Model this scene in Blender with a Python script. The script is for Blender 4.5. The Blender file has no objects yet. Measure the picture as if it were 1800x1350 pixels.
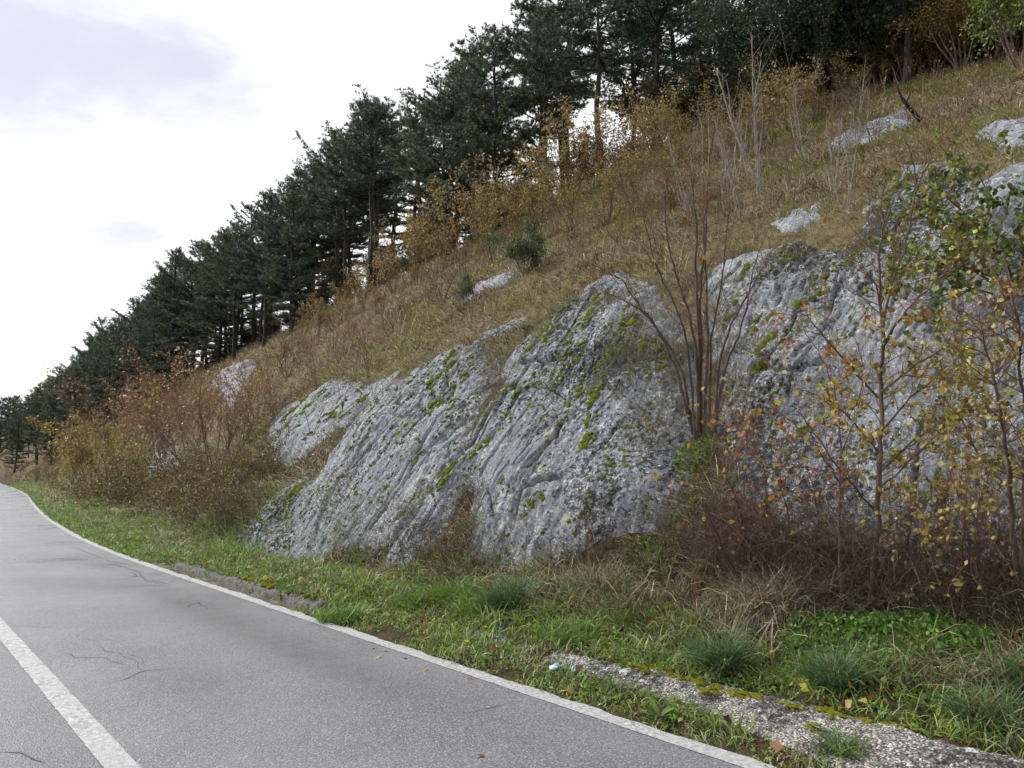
import bpy, math, random
import numpy as np

# ------------------------------------------------------------------ camera, sky, sun, exposure
# World axes: X = across the road towards the hillside, Y = along the road, Z up. The camera stands in the far lane.
scene = bpy.context.scene
COL = scene.collection
R = math.radians
F_PX, HORIZON, EYE, YAW = 1352.0, 828.0, 1.6, R(39.96)
PITCH = math.atan((HORIZON - 675) / F_PX)
cam_data = bpy.data.cameras.new('camera')
cam_data.sensor_width = 36.0
cam_data.lens = F_PX / 1800 * 36.0
cam_data.clip_start = 0.05
cam_data.clip_end = 3000
cam = bpy.data.objects.new('camera', cam_data)
cam.location = (0, 0, EYE)
cam.rotation_euler = (math.pi / 2 + PITCH, 0, -YAW)
COL.objects.link(cam)
scene.camera = cam

scene.view_settings.view_transform = 'Standard'
scene.view_settings.look = 'None'
scene.view_settings.gamma = 1
scene.view_settings.use_curve_mapping = False
scene.view_settings.exposure = 0.85
scene.render.engine = 'CYCLES'
cy = scene.cycles
cy.max_bounces = 4; cy.diffuse_bounces = 2; cy.glossy_bounces = 2
cy.use_adaptive_sampling = True; cy.adaptive_threshold = 0.03
cy.transmission_bounces = 4; cy.transparent_max_bounces = 6
cy.caustics_reflective = False; cy.caustics_refractive = False

SUN_AZ, SUN_EL = YAW - R(62), R(38)          # azimuth clockwise from +Y (sun behind thin cloud, left of the view)
sun_dir = np.array([math.sin(SUN_AZ) * math.cos(SUN_EL), math.cos(SUN_AZ) * math.cos(SUN_EL), math.sin(SUN_EL)])
sd = bpy.data.lights.new('sun', 'SUN')
sd.energy = 2.7; sd.angle = R(10); sd.color = (1.0, 0.97, 0.93)
so = bpy.data.objects.new('sun', sd)
from mathutils import Vector, Matrix
so.rotation_euler = Vector(tuple(sun_dir)).to_track_quat('Z', 'Y').to_euler()
so.location = tuple(sun_dir * 80)
COL.objects.link(so)


def ray(u, v):
    """direction of the view ray through photograph pixel (u, v), 1800 x 1350"""
    x = (u - 900) / F_PX; z = (675 - v) / F_PX
    c, s = math.cos(PITCH), math.sin(PITCH)
    y2, z2 = c - z * s, s + z * c
    return np.array([x * math.cos(YAW) + y2 * math.sin(YAW), -x * math.sin(YAW) + y2 * math.cos(YAW), z2])


def project(P):
    P = np.asarray(P, float); d = P - np.array([0, 0, EYE])
    x = d[..., 0] * math.cos(YAW) - d[..., 1] * math.sin(YAW)
    y = d[..., 0] * math.sin(YAW) + d[..., 1] * math.cos(YAW)
    c, s = math.cos(PITCH), math.sin(PITCH)
    f = y * c + d[..., 2] * s; up = -y * s + d[..., 2] * c
    f = np.where(np.abs(f) < 1e-6, 1e-6, f)
    return 900 + F_PX * x / f, 675 - F_PX * up / f, f


# world: broken bright cloud over a physical sky
world = bpy.data.worlds.new('World'); scene.world = world
world.use_nodes = True
wn, wl = world.node_tree.nodes, world.node_tree.links
wn.clear()


def N(tree, typ, **kw):
    n = tree.nodes.new(typ)
    for k, v in kw.items():
        if k == 'inp':
            for i, val in v.items(): n.inputs[i].default_value = val
        else: setattr(n, k, v)
    return n


wt = world.node_tree
sky = N(wt, 'ShaderNodeTexSky', sky_type='NISHITA', sun_disc=False, sun_elevation=SUN_EL, sun_rotation=SUN_AZ)
bg_sky = N(wt, 'ShaderNodeBackground', inp={1: 0.13}); wl.new(sky.outputs[0], bg_sky.inputs[0])
geo = N(wt, 'ShaderNodeTexCoord')
mp = N(wt, 'ShaderNodeMapping', inp={'Scale': (1.0, 1.0, 2.6)}); wl.new(geo.outputs['Generated'], mp.inputs[0])
n1 = N(wt, 'ShaderNodeTexNoise', inp={'Scale': 3.6, 'Detail': 9.0, 'Roughness': 0.6, 'Distortion': 0.3}); wl.new(mp.outputs[0], n1.inputs['Vector'])
# shaded cloud bases: soft bodies drifting in the bright sheet, edges frayed by noise
base_mask = None
for (u, v, ru, rv, amt) in ((70, 105, 330, 90, 1.0), (20, 190, 170, 60, 0.75), (215, 415, 95, 34, 1.0), (300, 395, 60, 14, 0.5), (10, 20, 170, 70, 0.8), (385, 262, 80, 30, 0.35), (-20, 275, 110, 40, 0.5)):
    d = ray(u, v); d = d / np.linalg.norm(d)
    right = ray(u + 10, v - 0) - ray(u, v); right /= np.linalg.norm(right)
    if ru > 200:
        right = ray(u + 10, v + 2.6) - ray(u, v); right /= np.linalg.norm(right)
    up = np.cross(right, d)
    sub = N(wt, 'ShaderNodeVectorMath', operation='SUBTRACT'); wl.new(geo.outputs['Generated'], sub.inputs[0]); sub.inputs[1].default_value = tuple(d)
    parts = []
    for ax, r_ in ((right, ru), (up, rv)):
        dot = N(wt, 'ShaderNodeVectorMath', operation='DOT_PRODUCT'); wl.new(sub.outputs[0], dot.inputs[0]); dot.inputs[1].default_value = tuple(ax / (r_ / F_PX))
        sq = N(wt, 'ShaderNodeMath', operation='MULTIPLY'); wl.new(dot.outputs['Value'], sq.inputs[0]); wl.new(dot.outputs['Value'], sq.inputs[1]); parts.append(sq)
    dot = N(wt, 'ShaderNodeVectorMath', operation='DOT_PRODUCT'); wl.new(sub.outputs[0], dot.inputs[0]); dot.inputs[1].default_value = tuple(d / 0.5)
    sq = N(wt, 'ShaderNodeMath', operation='MULTIPLY'); wl.new(dot.outputs['Value'], sq.inputs[0]); wl.new(dot.outputs['Value'], sq.inputs[1]); parts.append(sq)
    s1 = N(wt, 'ShaderNodeMath', operation='ADD'); wl.new(parts[0].outputs[0], s1.inputs[0]); wl.new(parts[1].outputs[0], s1.inputs[1])
    s2 = N(wt, 'ShaderNodeMath', operation='ADD'); wl.new(s1.outputs[0], s2.inputs[0]); wl.new(parts[2].outputs[0], s2.inputs[1])
    fr = N(wt, 'ShaderNodeMath', operation='MULTIPLY_ADD', inp={1: -5.5, 2: 2.75}); wl.new(n1.outputs[0], fr.inputs[0])
    s3 = N(wt, 'ShaderNodeMath', operation='ADD'); wl.new(s2.outputs[0], s3.inputs[0]); wl.new(fr.outputs[0], s3.inputs[1])
    mr = N(wt, 'ShaderNodeMapRange', interpolation_type='SMOOTHERSTEP', inp={1: 2.1, 2: -0.6, 3: 0.0, 4: amt}); wl.new(s3.outputs[0], mr.inputs[0])
    if base_mask is None: base_mask = mr
    else:
        mx = N(wt, 'ShaderNodeMath', operation='MAXIMUM'); wl.new(base_mask.outputs[0], mx.inputs[0]); wl.new(mr.outputs[0], mx.inputs[1]); base_mask = mx
n2 = N(wt, 'ShaderNodeTexNoise', inp={'Scale': 1.3, 'Detail': 4.0}); wl.new(mp.outputs[0], n2.inputs['Vector'])
gen = N(wt, 'ShaderNodeMapRange', interpolation_type='SMOOTHSTEP', inp={1: 0.60, 2: 0.74, 3: 0.0, 4: 0.6}); wl.new(n2.outputs[0], gen.inputs[0])
mx = N(wt, 'ShaderNodeMath', operation='MAXIMUM'); wl.new(base_mask.outputs[0], mx.inputs[0]); wl.new(gen.outputs[0], mx.inputs[1])
tint = N(wt, 'ShaderNodeMixRGB', inp={1: (0.56, 0.58, 0.72, 1), 2: (0.70, 0.66, 0.71, 1)}); wl.new(n2.outputs[0], tint.inputs[0])
cc = N(wt, 'ShaderNodeMixRGB', inp={1: (1.06, 1.06, 1.05, 1)}); wl.new(mx.outputs[0], cc.inputs[0]); wl.new(tint.outputs[0], cc.inputs[2])
bg_cloud = N(wt, 'ShaderNodeBackground', inp={1: 0.68}); wl.new(cc.outputs[0], bg_cloud.inputs[0])
mixs = N(wt, 'ShaderNodeMixShader', inp={0: 0.9})
wl.new(bg_sky.outputs[0], mixs.inputs[1]); wl.new(bg_cloud.outputs[0], mixs.inputs[2])
wo = N(wt, 'ShaderNodeOutputWorld'); wl.new(mixs.outputs[0], wo.inputs[0])

# ------------------------------------------------------------------ helpers
rng = np.random.default_rng(11)
random.seed(5)
_perm = np.random.default_rng(3).permutation(512)
_grad = np.random.default_rng(4).normal(size=(512, 3)); _grad /= np.linalg.norm(_grad, axis=1)[:, None]


def pn(x, y, z=0.0):
    """gradient noise, about -0.7..0.7"""
    x = np.asarray(x, float); y = np.asarray(y, float); z = np.zeros_like(x) + z
    xi, yi, zi = np.floor(x).astype(int), np.floor(y).astype(int), np.floor(z).astype(int)
    xf, yf, zf = x - xi, y - yi, z - zi
    u, v, w = (f * f * f * (f * (f * 6 - 15) + 10) for f in (xf, yf, zf))
    def g(a, b, c):
        h = _perm[(_perm[(_perm[(xi + a) & 511] + yi + b) & 511] + zi + c) & 511]
        G = _grad[h]
        return G[..., 0] * (xf - a) + G[..., 1] * (yf - b) + G[..., 2] * (zf - c)
    l = lambda a, b, t: a + (b - a) * t
    return l(l(l(g(0, 0, 0), g(1, 0, 0), u), l(g(0, 1, 0), g(1, 1, 0), u), v),
             l(l(g(0, 0, 1), g(1, 0, 1), u), l(g(0, 1, 1), g(1, 1, 1), u), v), w)


def fbm(x, y, z=0.0, octv=4, gain=0.5):
    a, s, f = 1.0, 0.0, 1.0
    for i in range(octv):
        s = s + a * pn(np.asarray(x) * f + 17.3 * i, np.asarray(y) * f - 9.1 * i, np.asarray(z) * f + 3.7 * i); a *= gain; f *= 2.03
    return s


def sstep(a, b, x):
    t = np.clip((np.asarray(x, float) - a) / (b - a), 0, 1); return t * t * (3 - 2 * t)


def mesh(name, V, faces, mat=None, colors=None, smooth=False, mats=None, mat_idx=None, uv=None):
    """faces: list of int arrays (n,k); returns mesh data"""
    me = bpy.data.meshes.new(name)
    V = np.ascontiguousarray(V, np.float32)
    faces = [np.asarray(f, np.int32) for f in faces if len(f)]
    me.vertices.add(len(V)); me.vertices.foreach_set('co', V.ravel())
    li = np.concatenate([f.ravel() for f in faces])
    tot = np.concatenate([np.full(len(f), f.shape[1], np.int32) for f in faces])
    start = np.concatenate([[0], np.cumsum(tot)[:-1]]).astype(np.int32)
    me.loops.add(len(li)); me.loops.foreach_set('vertex_index', li)
    me.polygons.add(len(tot)); me.polygons.foreach_set('loop_start', start)
    try: me.polygons.foreach_set('loop_total', tot)
    except Exception: pass
    if mat_idx is not None: me.polygons.foreach_set('material_index', np.asarray(mat_idx, np.int32))
    me.update(calc_edges=True)
    if smooth: me.polygons.foreach_set('use_smooth', np.ones(len(tot), bool))
    if colors is not None:
        at = me.color_attributes.new('Col', 'FLOAT_COLOR', 'POINT')
        c = np.ones((len(V), 4), np.float32); c[:, :3] = colors
        at.data.foreach_set('color', c.ravel())
    for m in (mats or ([mat] if mat else [])): me.materials.append(m)
    return me


def obj(name, me, parent=None, loc=(0, 0, 0)):
    o = bpy.data.objects.new(name, me); COL.objects.link(o); o.location = loc
    if parent is not None: o.parent = parent
    return o


def tag(o, label=None, cat=None, group=None, kind=None):
    for k, v in (('label', label), ('category', cat), ('group', group), ('kind', kind)):
        if v: o[k] = v
    return o


def copy_tree(o, parent=None):
    c = o.copy(); COL.objects.link(c); c.parent = parent
    for ch in o.children: copy_tree(ch, c)
    return c


def grid_faces(nr, nc):
    i = np.arange(nr * nc).reshape(nr, nc)
    return np.stack([i[:-1, :-1], i[:-1, 1:], i[1:, 1:], i[1:, :-1]], -1).reshape(-1, 4)


# ---- materials
def new_mat(name):
    m = bpy.data.materials.new(name); m.use_nodes = True
    t = m.node_tree; t.nodes.clear()
    out = t.nodes.new('ShaderNodeOutputMaterial')
    return m, t, out


def ramp(t, src, stops):
    r = t.nodes.new('ShaderNodeValToRGB')
    e = r.color_ramp.elements
    while len(e) > 1: e.remove(e[-1])
    e[0].position, e[0].color = stops[0][0], (*stops[0][1], 1)
    for p, c in stops[1:]:
        x = e.new(p); x.color = (*c, 1)
    t.links.new(src, r.inputs[0]); return r.outputs[0]


def noise(t, vec, scale, detail=4, rough=0.5, dist=0.0):
    n = N(t, 'ShaderNodeTexNoise', inp={'Scale': scale, 'Detail': detail, 'Roughness': rough, 'Distortion': dist})
    if vec is not None: t.links.new(vec, n.inputs['Vector'])
    return n.outputs[0]


def mixc(t, fac, a, b, mode='MIX'):
    n = N(t, 'ShaderNodeMixRGB', blend_type=mode)
    for i, x in ((0, fac), (1, a), (2, b)):
        if hasattr(x, 'links') or hasattr(x, 'is_linked'): t.links.new(x, n.inputs[i])
        elif i == 0: n.inputs[0].default_value = x
        else: n.inputs[i].default_value = (*x, 1)
    return n.outputs[0]


def mrange(t, src, a, b, c=0.0, d=1.0):
    n = N(t, 'ShaderNodeMapRange', inp={1: a, 2: b, 3: c, 4: d}); t.links.new(src, n.inputs[0]); return n.outputs[0]


def math2(t, op, a, b=None):
    n = N(t, 'ShaderNodeMath', operation=op)
    for i, x in ((0, a), (1, b)):
        if x is None: continue
        if hasattr(x, 'is_linked'): t.links.new(x, n.inputs[i])
        else: n.inputs[i].default_value = x
    return n.outputs[0]


def bump(t, h, strength=0.5, dist=0.02, normal=None):
    b = N(t, 'ShaderNodeBump', inp={'Distance': dist}); t.links.new(h, b.inputs['Height'])
    if hasattr(strength, 'is_linked'): t.links.new(strength, b.inputs['Strength'])
    else: b.inputs['Strength'].default_value = strength
    if normal is not None: t.links.new(normal, b.inputs['Normal'])
    return b.outputs[0]


def principled(t, out, col, rough=0.8, nor=None, spec=0.3):
    p = N(t, 'ShaderNodeBsdfPrincipled')
    if hasattr(col, 'is_linked'): t.links.new(col, p.inputs['Base Color'])
    else: p.inputs['Base Color'].default_value = (*col, 1)
    if hasattr(rough, 'is_linked'): t.links.new(rough, p.inputs['Roughness'])
    else: p.inputs['Roughness'].default_value = rough
    p.inputs['Specular IOR Level'].default_value = spec
    if nor is not None: t.links.new(nor, p.inputs['Normal'])
    t.links.new(p.outputs[0], out.inputs[0]); return p


def leafy(name, trans=0.35, rough=0.55, spec=0.25, rand=None, vary=None):
    """foliage coloured by the mesh's own colour attribute; thin, so some light passes through. rand: colours picked per object"""
    m, t, out = new_mat(name)
    if rand:
        oi = N(t, 'ShaderNodeObjectInfo')
        r = t.nodes.new('ShaderNodeValToRGB'); r.color_ramp.interpolation = 'CONSTANT'
        e = r.color_ramp.elements
        while len(e) > 1: e.remove(e[-1])
        e[0].color = (*rand[0], 1); e[0].position = 0
        for i, c in enumerate(rand[1:]):
            x = e.new((i + 1) / len(rand)); x.color = (*c, 1)
        t.links.new(oi.outputs['Random'], r.inputs[0])
        tc = N(t, 'ShaderNodeTexCoord')
        nz = noise(t, tc.outputs['Object'], 40, 3)
        col = mixc(t, mrange(t, nz, 0.5, 0.75, 0, .5), r.outputs[0], (0.16, 0.09, 0.03))
    else:
        a = N(t, 'ShaderNodeVertexColor', layer_name='Col'); col = a.outputs[0]
        if vary:
            oi = N(t, 'ShaderNodeObjectInfo'); col = mixc(t, 1.0, col, ramp(t, oi.outputs['Random'], [(0, vary[0]), (.5, vary[1]), (1, vary[2])]), 'MULTIPLY')
    p = N(t, 'ShaderNodeBsdfPrincipled', inp={'Roughness': rough, 'Specular IOR Level': spec}); t.links.new(col, p.inputs['Base Color'])
    tr = N(t, 'ShaderNodeBsdfTranslucent'); t.links.new(col, tr.inputs[0])
    mx = N(t, 'ShaderNodeMixShader', inp={0: trans}); t.links.new(p.outputs[0], mx.inputs[1]); t.links.new(tr.outputs[0], mx.inputs[2])
    t.links.new(mx.outputs[0], out.inputs[0]); return m


def bark(name, c1, c2, scale=14, tip=None):
    m, t, out = new_mat(name)
    tc = N(t, 'ShaderNodeTexCoord')
    mpn = N(t, 'ShaderNodeMapping', inp={'Scale': (1, 1, 0.25)}); t.links.new(tc.outputs['Object'], mpn.inputs[0])
    nz = noise(t, mpn.outputs[0], scale, 5, 0.65)
    col = ramp(t, nz, [(0.35, c1), (0.68, c2)])
    if tip is not None:
        a = N(t, 'ShaderNodeVertexColor', layer_name='Col')
        sp = N(t, 'ShaderNodeSeparateColor'); t.links.new(a.outputs[0], sp.inputs[0])
        col = mixc(t, sp.outputs[0], col, tip)
    principled(t, out, col, 0.85, bump(t, nz, 0.6, 0.02)); return m


M = {}
# ------------------------------------------------------------------ terrain shape
_eY = np.array([-400, -40, 16, 21, 29, 41, 61, 86, 130, 170, 220, 300, 500.]); _eX = np.array([3.86, 3.86, 3.86, 4.1, 4.78, 6.1, 8.6, 11.0, 14.5, 15.5, 12.5, -4, -50])
_ey = np.linspace(-400, 500, 3601); _ex = np.interp(_ey, _eY, _eX)
_k = np.hanning(41); _k /= _k.sum(); _ex = np.convolve(np.pad(_ex, 20, mode='edge'), _k, 'valid')


def edge(Y): return np.interp(Y, _ey, _ex)


def base_z(X, Y):
    X = np.asarray(X, float); Y = np.asarray(Y, float)
    tau = X - edge(Y)
    a = np.interp(Y, [0, 4, 7, 9.5, 12, 16, 22, 35], [2.9, 2.7, 2.2, 1.75, 1.45, 1.6, 2.3, 3.0])
    w = np.interp(Y, [0, 4, 8, 12, 18, 30, 60], [5.2, 5.0, 4.3, 4.2, 3.6, 3.4, 3.4])
    m1 = np.interp(Y, [0, 14, 20, 35], [1.02, 1.02, 0.95, 0.85])
    c = np.interp(Y, [0, 10, 60, 120], [18.0, 18.5, 19, 17])
    ztop = np.interp(Y, [-10, 6, 10.7, 18, 25, 35, 60, 110, 300], [11.4, 11.7, 12.9, 13.6, 13.2, 13.2, 13.6, 13.0, 14])
    m2 = (ztop - m1 * w) / (c - a - w)
    z = np.zeros_like(tau)
    for off, wt_ in ((-0.5, .2), (-0.2, .3), (0.2, .3), (0.5, .2)):
        q = tau + off * sstep(1.6, 3.2, tau)
        b = a + w
        z = z + wt_ * (m1 * (np.clip(q, a, b) - a) + m2 * (np.clip(q, b, c) - b) + 0.14 * (np.clip(q, c, 400) - c))
    verge = np.interp(tau, [-0.2, 0.1, 0.35, 0.7, 0.95, 1.5, 2.2, 3.2], [-0.035, -0.02, 0.02, 0.035, 0.10, 0.18, 0.36, 0.55])
    verge = verge * np.interp(Y, [0, 6, 10, 16, 30], [1.15, 1.0, 0.75, 0.7, 0.9])
    verge = verge + .085 * sstep(.27, .40, tau) * (1 - sstep(.9, 1.8, tau)) * sstep(8.0, 9.0, Y) * (1 - sstep(14, 16, Y))
    return z + verge


def relief(X, Y):
    tau = np.asarray(X) - edge(Y)
    g = sstep(0.8, 2.6, tau)
    return g * (0.30 * fbm(X * 0.28, Y * 0.28, 1.5, 3) + 0.20 * fbm(X * 1.1, Y * 0.8, 4.0, 3) + 0.10 * sstep(5.5, 7.5, tau) * np.abs(fbm(X * 1.7, Y * 0.55, 6.0, 2)) * 2) + 0.05 * sstep(0.35, 1.0, tau) * fbm(X * 3.1, Y * 3.1, 8.0, 2)


_D = np.geomspace(3, 400, 5000)


def hit(u, v, lift=0.0):
    """point of the bare hillside seen at photograph pixel (u, v)"""
    d = ray(u, v); P = np.array([0, 0, EYE]) + _D[:, None] * d
    h = base_z(P[:, 0], P[:, 1]) + lift
    k = np.argmax(P[:, 2] < h)
    if k == 0: k = int(np.argmin(P[:, 2] - h + 10 * (_D > 90)))
    return P[k]


def seg_dist(X, Y, pts):
    best = np.full(np.shape(X), 1e9)
    for (x0, y0), (x1, y1) in zip(pts[:-1], pts[1:]):
        dx, dy = x1 - x0, y1 - y0
        q = np.clip(((X - x0) * dx + (Y - y0) * dy) / (dx * dx + dy * dy + 1e-12), 0, 1)
        best = np.minimum(best, np.hypot(X - x0 - q * dx, Y - y0 - q * dy))
    return best


def poly_sd(X, Y, poly):
    """distance inside (+) / outside (-) of a polygon"""
    ins = np.zeros(np.shape(X), bool)
    n = len(poly)
    for i in range(n):
        (x0, y0), (x1, y1) = poly[i], poly[(i + 1) % n]
        c = ((y0 > Y) != (y1 > Y)) & (X < (x1 - x0) * (Y - y0) / (y1 - y0 + 1e-12) + x0)
        ins ^= c
    d = seg_dist(X, Y, list(poly) + [poly[0]])
    return np.where(ins, d, -d)


# outlines of the bare limestone, read off the photograph and laid on the hillside
ROCKS = [
    dict(name='rock_slab', label='pitted grey limestone slab with moss dots, left of the smooth central slab', lift=.05, res=.018, rough=1.0,
         px=[(420, 955), (445, 912), (500, 868), (560, 850), (600, 780), (650, 715), (685, 680), (730, 652), (790, 632), (850, 622), (885, 640), (870, 690), (835, 735), (820, 790), (775, 850), (735, 905), (700, 950), (650, 955), (590, 975), (540, 992), (485, 990)]),
    dict(name='rock_slab', label='large smooth grey limestone slab with thin cracks, below the bare multi-stemmed sapling', lift=.15, res=.016, rough=.55,
         px=[(690, 985), (735, 910), (775, 850), (818, 795), (845, 745), (880, 690), (893, 640), (925, 595), (965, 570), (1040, 518), (1090, 500), (1140, 515), (1185, 560), (1210, 620), (1222, 690), (1215, 780), (1205, 850), (1205, 905), (1150, 930), (1060, 955), (990, 1000), (930, 1022), (860, 1015), (815, 1008), (830, 930), (835, 870), (815, 872), (795, 905), (770, 960), (720, 1010)]),
    dict(name='rock_slab', label='tall grey limestone face behind the yellow-leaved bushes at the right', lift=.10, res=.018, rough=.8,
         px=[(1243, 500), (1265, 462), (1310, 440), (1390, 425), (1440, 440), (1490, 450), (1515, 400), (1545, 345), (1590, 295), (1650, 285), (1720, 320), (1810, 300), (1960, 330), (2050, 600), (2050, 980), (1800, 985), (1600, 985), (1440, 930), (1300, 880), (1275, 800), (1268, 720), (1275, 690), (1262, 640), (1250, 560)]),
    dict(name='rock_ledge', label='mossy rock ledge on the slope above the left end of the slabs', lift=.06, res=.04, rough=1.2,
         px=[(475, 745), (500, 715), (560, 690), (640, 680), (700, 655), (660, 700), (630, 720), (610, 750), (560, 770), (540, 800), (490, 815), (470, 790)]),
    dict(name='rock_outcrop', label='pale flat rock outcrop in dry grass high on the slope at upper right', lift=.07, res=.06, rough=.8,
         px=[(1445, 262), (1470, 240), (1520, 222), (1580, 200), (1605, 212), (1560, 240), (1500, 262), (1460, 275)]),
    dict(name='rock_outcrop', label='steep grey rock showing beside the far pine trunks above the orange shrub', lift=.2, res=.12, rough=.9,
         px=[(368, 680), (395, 652), (432, 632), (450, 640), (430, 690), (405, 715), (378, 702)]),
    dict(name='rock_outcrop', label='mossy rock shelf at the right edge below the dry slope', lift=.08, res=.045, rough=1.1,
         px=[(1715, 250), (1750, 228), (1830, 215), (1900, 235), (1830, 275), (1760, 272)]),
    dict(name='rock_outcrop', label='white rock step at the right edge above the green oak shrub', lift=.1, res=.045, rough=1.1,
         px=[(1740, 322), (1770, 305), (1830, 292), (1850, 325), (1790, 330)]),
    dict(name='rock_outcrop', label='pale boulder poking from the grass below the reddish-brown shrubs', lift=.2, res=.06, rough=.8,
         px=[(262, 825), (275, 800), (305, 790), (318, 808), (300, 835), (270, 842)]),
    dict(name='rock_outcrop', label='small broken pale rocks at the grassy lip above the left slab', lift=.07, res=.05, rough=1.3,
         px=[(835, 600), (870, 582), (905, 562), (935, 560), (915, 585), (880, 600), (850, 612)]),
    dict(name='rock_outcrop', label='small pale rock patch in dry grass beside the dark evergreen shrub', lift=.0, res=.06, rough=1.3,
         px=[(805, 530), (830, 510), (860, 498), (905, 490), (895, 505), (850, 520), (815, 540)]),
    dict(name='rock_outcrop', label='low weathered rock strip in grass left of the tall right face', lift=-.03, res=.045, rough=1.2,
         px=[(1365, 395), (1400, 375), (1440, 368), (1435, 388), (1400, 405), (1375, 412)]),
]
for r_ in ROCKS: r_['poly'] = [tuple(hit(u, v)[:2]) for u, v in r_['px']]
_dir = hit(930, 690) - hit(760, 930); _dir = _dir[:2] / np.linalg.norm(_dir[:2])     # the way the bedding fissures run
CRACKS = [[(913, 718), (880, 767), (847, 793)], [(940, 733), (890, 800), (850, 845)], [(950, 787), (913, 847)], [(1000, 777), (963, 830), (920, 872)],
          [(1000, 867), (963, 877), (925, 897), (917, 940)], [(925, 655), (972, 654), (1003, 644), (1078, 640)], [(1039, 728), (1022, 750), (1000, 772), (964, 820), (935, 850)],
          [(944, 661), (911, 694), (880, 740)], [(1018, 668), (975, 730), (930, 790)], [(905, 700), (950, 698), (985, 712), (1015, 722)], [(1100, 700), (1060, 760), (1035, 800)],
          [(880, 720), (845, 760), (800, 830), (770, 880)], [(820, 700), (770, 760), (720, 850), (660, 930)], [(760, 690), (690, 790), (640, 860)], [(1405, 560), (1375, 620), (1350, 655)],
          [(1480, 545), (1430, 600), (1400, 640)], [(1330, 655), (1400, 668), (1450, 655)], [(720, 700), (640, 800), (560, 930)], [(680, 720), (600, 820), (520, 940)]]
CRACKS = [[tuple(hit(u, v)[:2]) for u, v in c] for c in CRACKS]
CRACK_W = [.022, .016, .012, .018, .03, .04, .02, .02, .012, .016, .012, .03, .02, .016, .018, .016, .03, .02, .018]


_cr = np.random.default_rng(12)
for r_, n_ in ((ROCKS[0], 34), (ROCKS[1], 26), (ROCKS[2], 30)):
    bx = np.array(r_['poly'])
    for q in range(n_):
        x, y = _cr.uniform(bx[:, 0].min(), bx[:, 0].max()), _cr.uniform(bx[:, 1].min(), bx[:, 1].max())
        if poly_sd(np.array([x]), np.array([y]), r_['poly'])[0] < .1: continue
        L = .4 + 1.3 * _cr.random(); a = .12 * _cr.normal() + (1.2 if _cr.random() < .14 else 0)
        CRACKS.append([(x - L / 2 * math.cos(a), y - L / 2 * math.sin(a)), (x, y + .03 * _cr.normal()), (x + L / 2 * math.cos(a), y + L / 2 * math.sin(a))]); CRACK_W.append(.007 + .010 * _cr.random())


def base_normal(X, Y):
    e = 0.15
    gx = (base_z(X + e, Y) - base_z(X - e, Y)) / (2 * e); gy = (base_z(X, Y + e) - base_z(X, Y - e)) / (2 * e)
    n = np.stack([-gx, -gy, np.ones_like(gx)], -1); return n / np.linalg.norm(n, axis=-1, keepdims=True)


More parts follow.
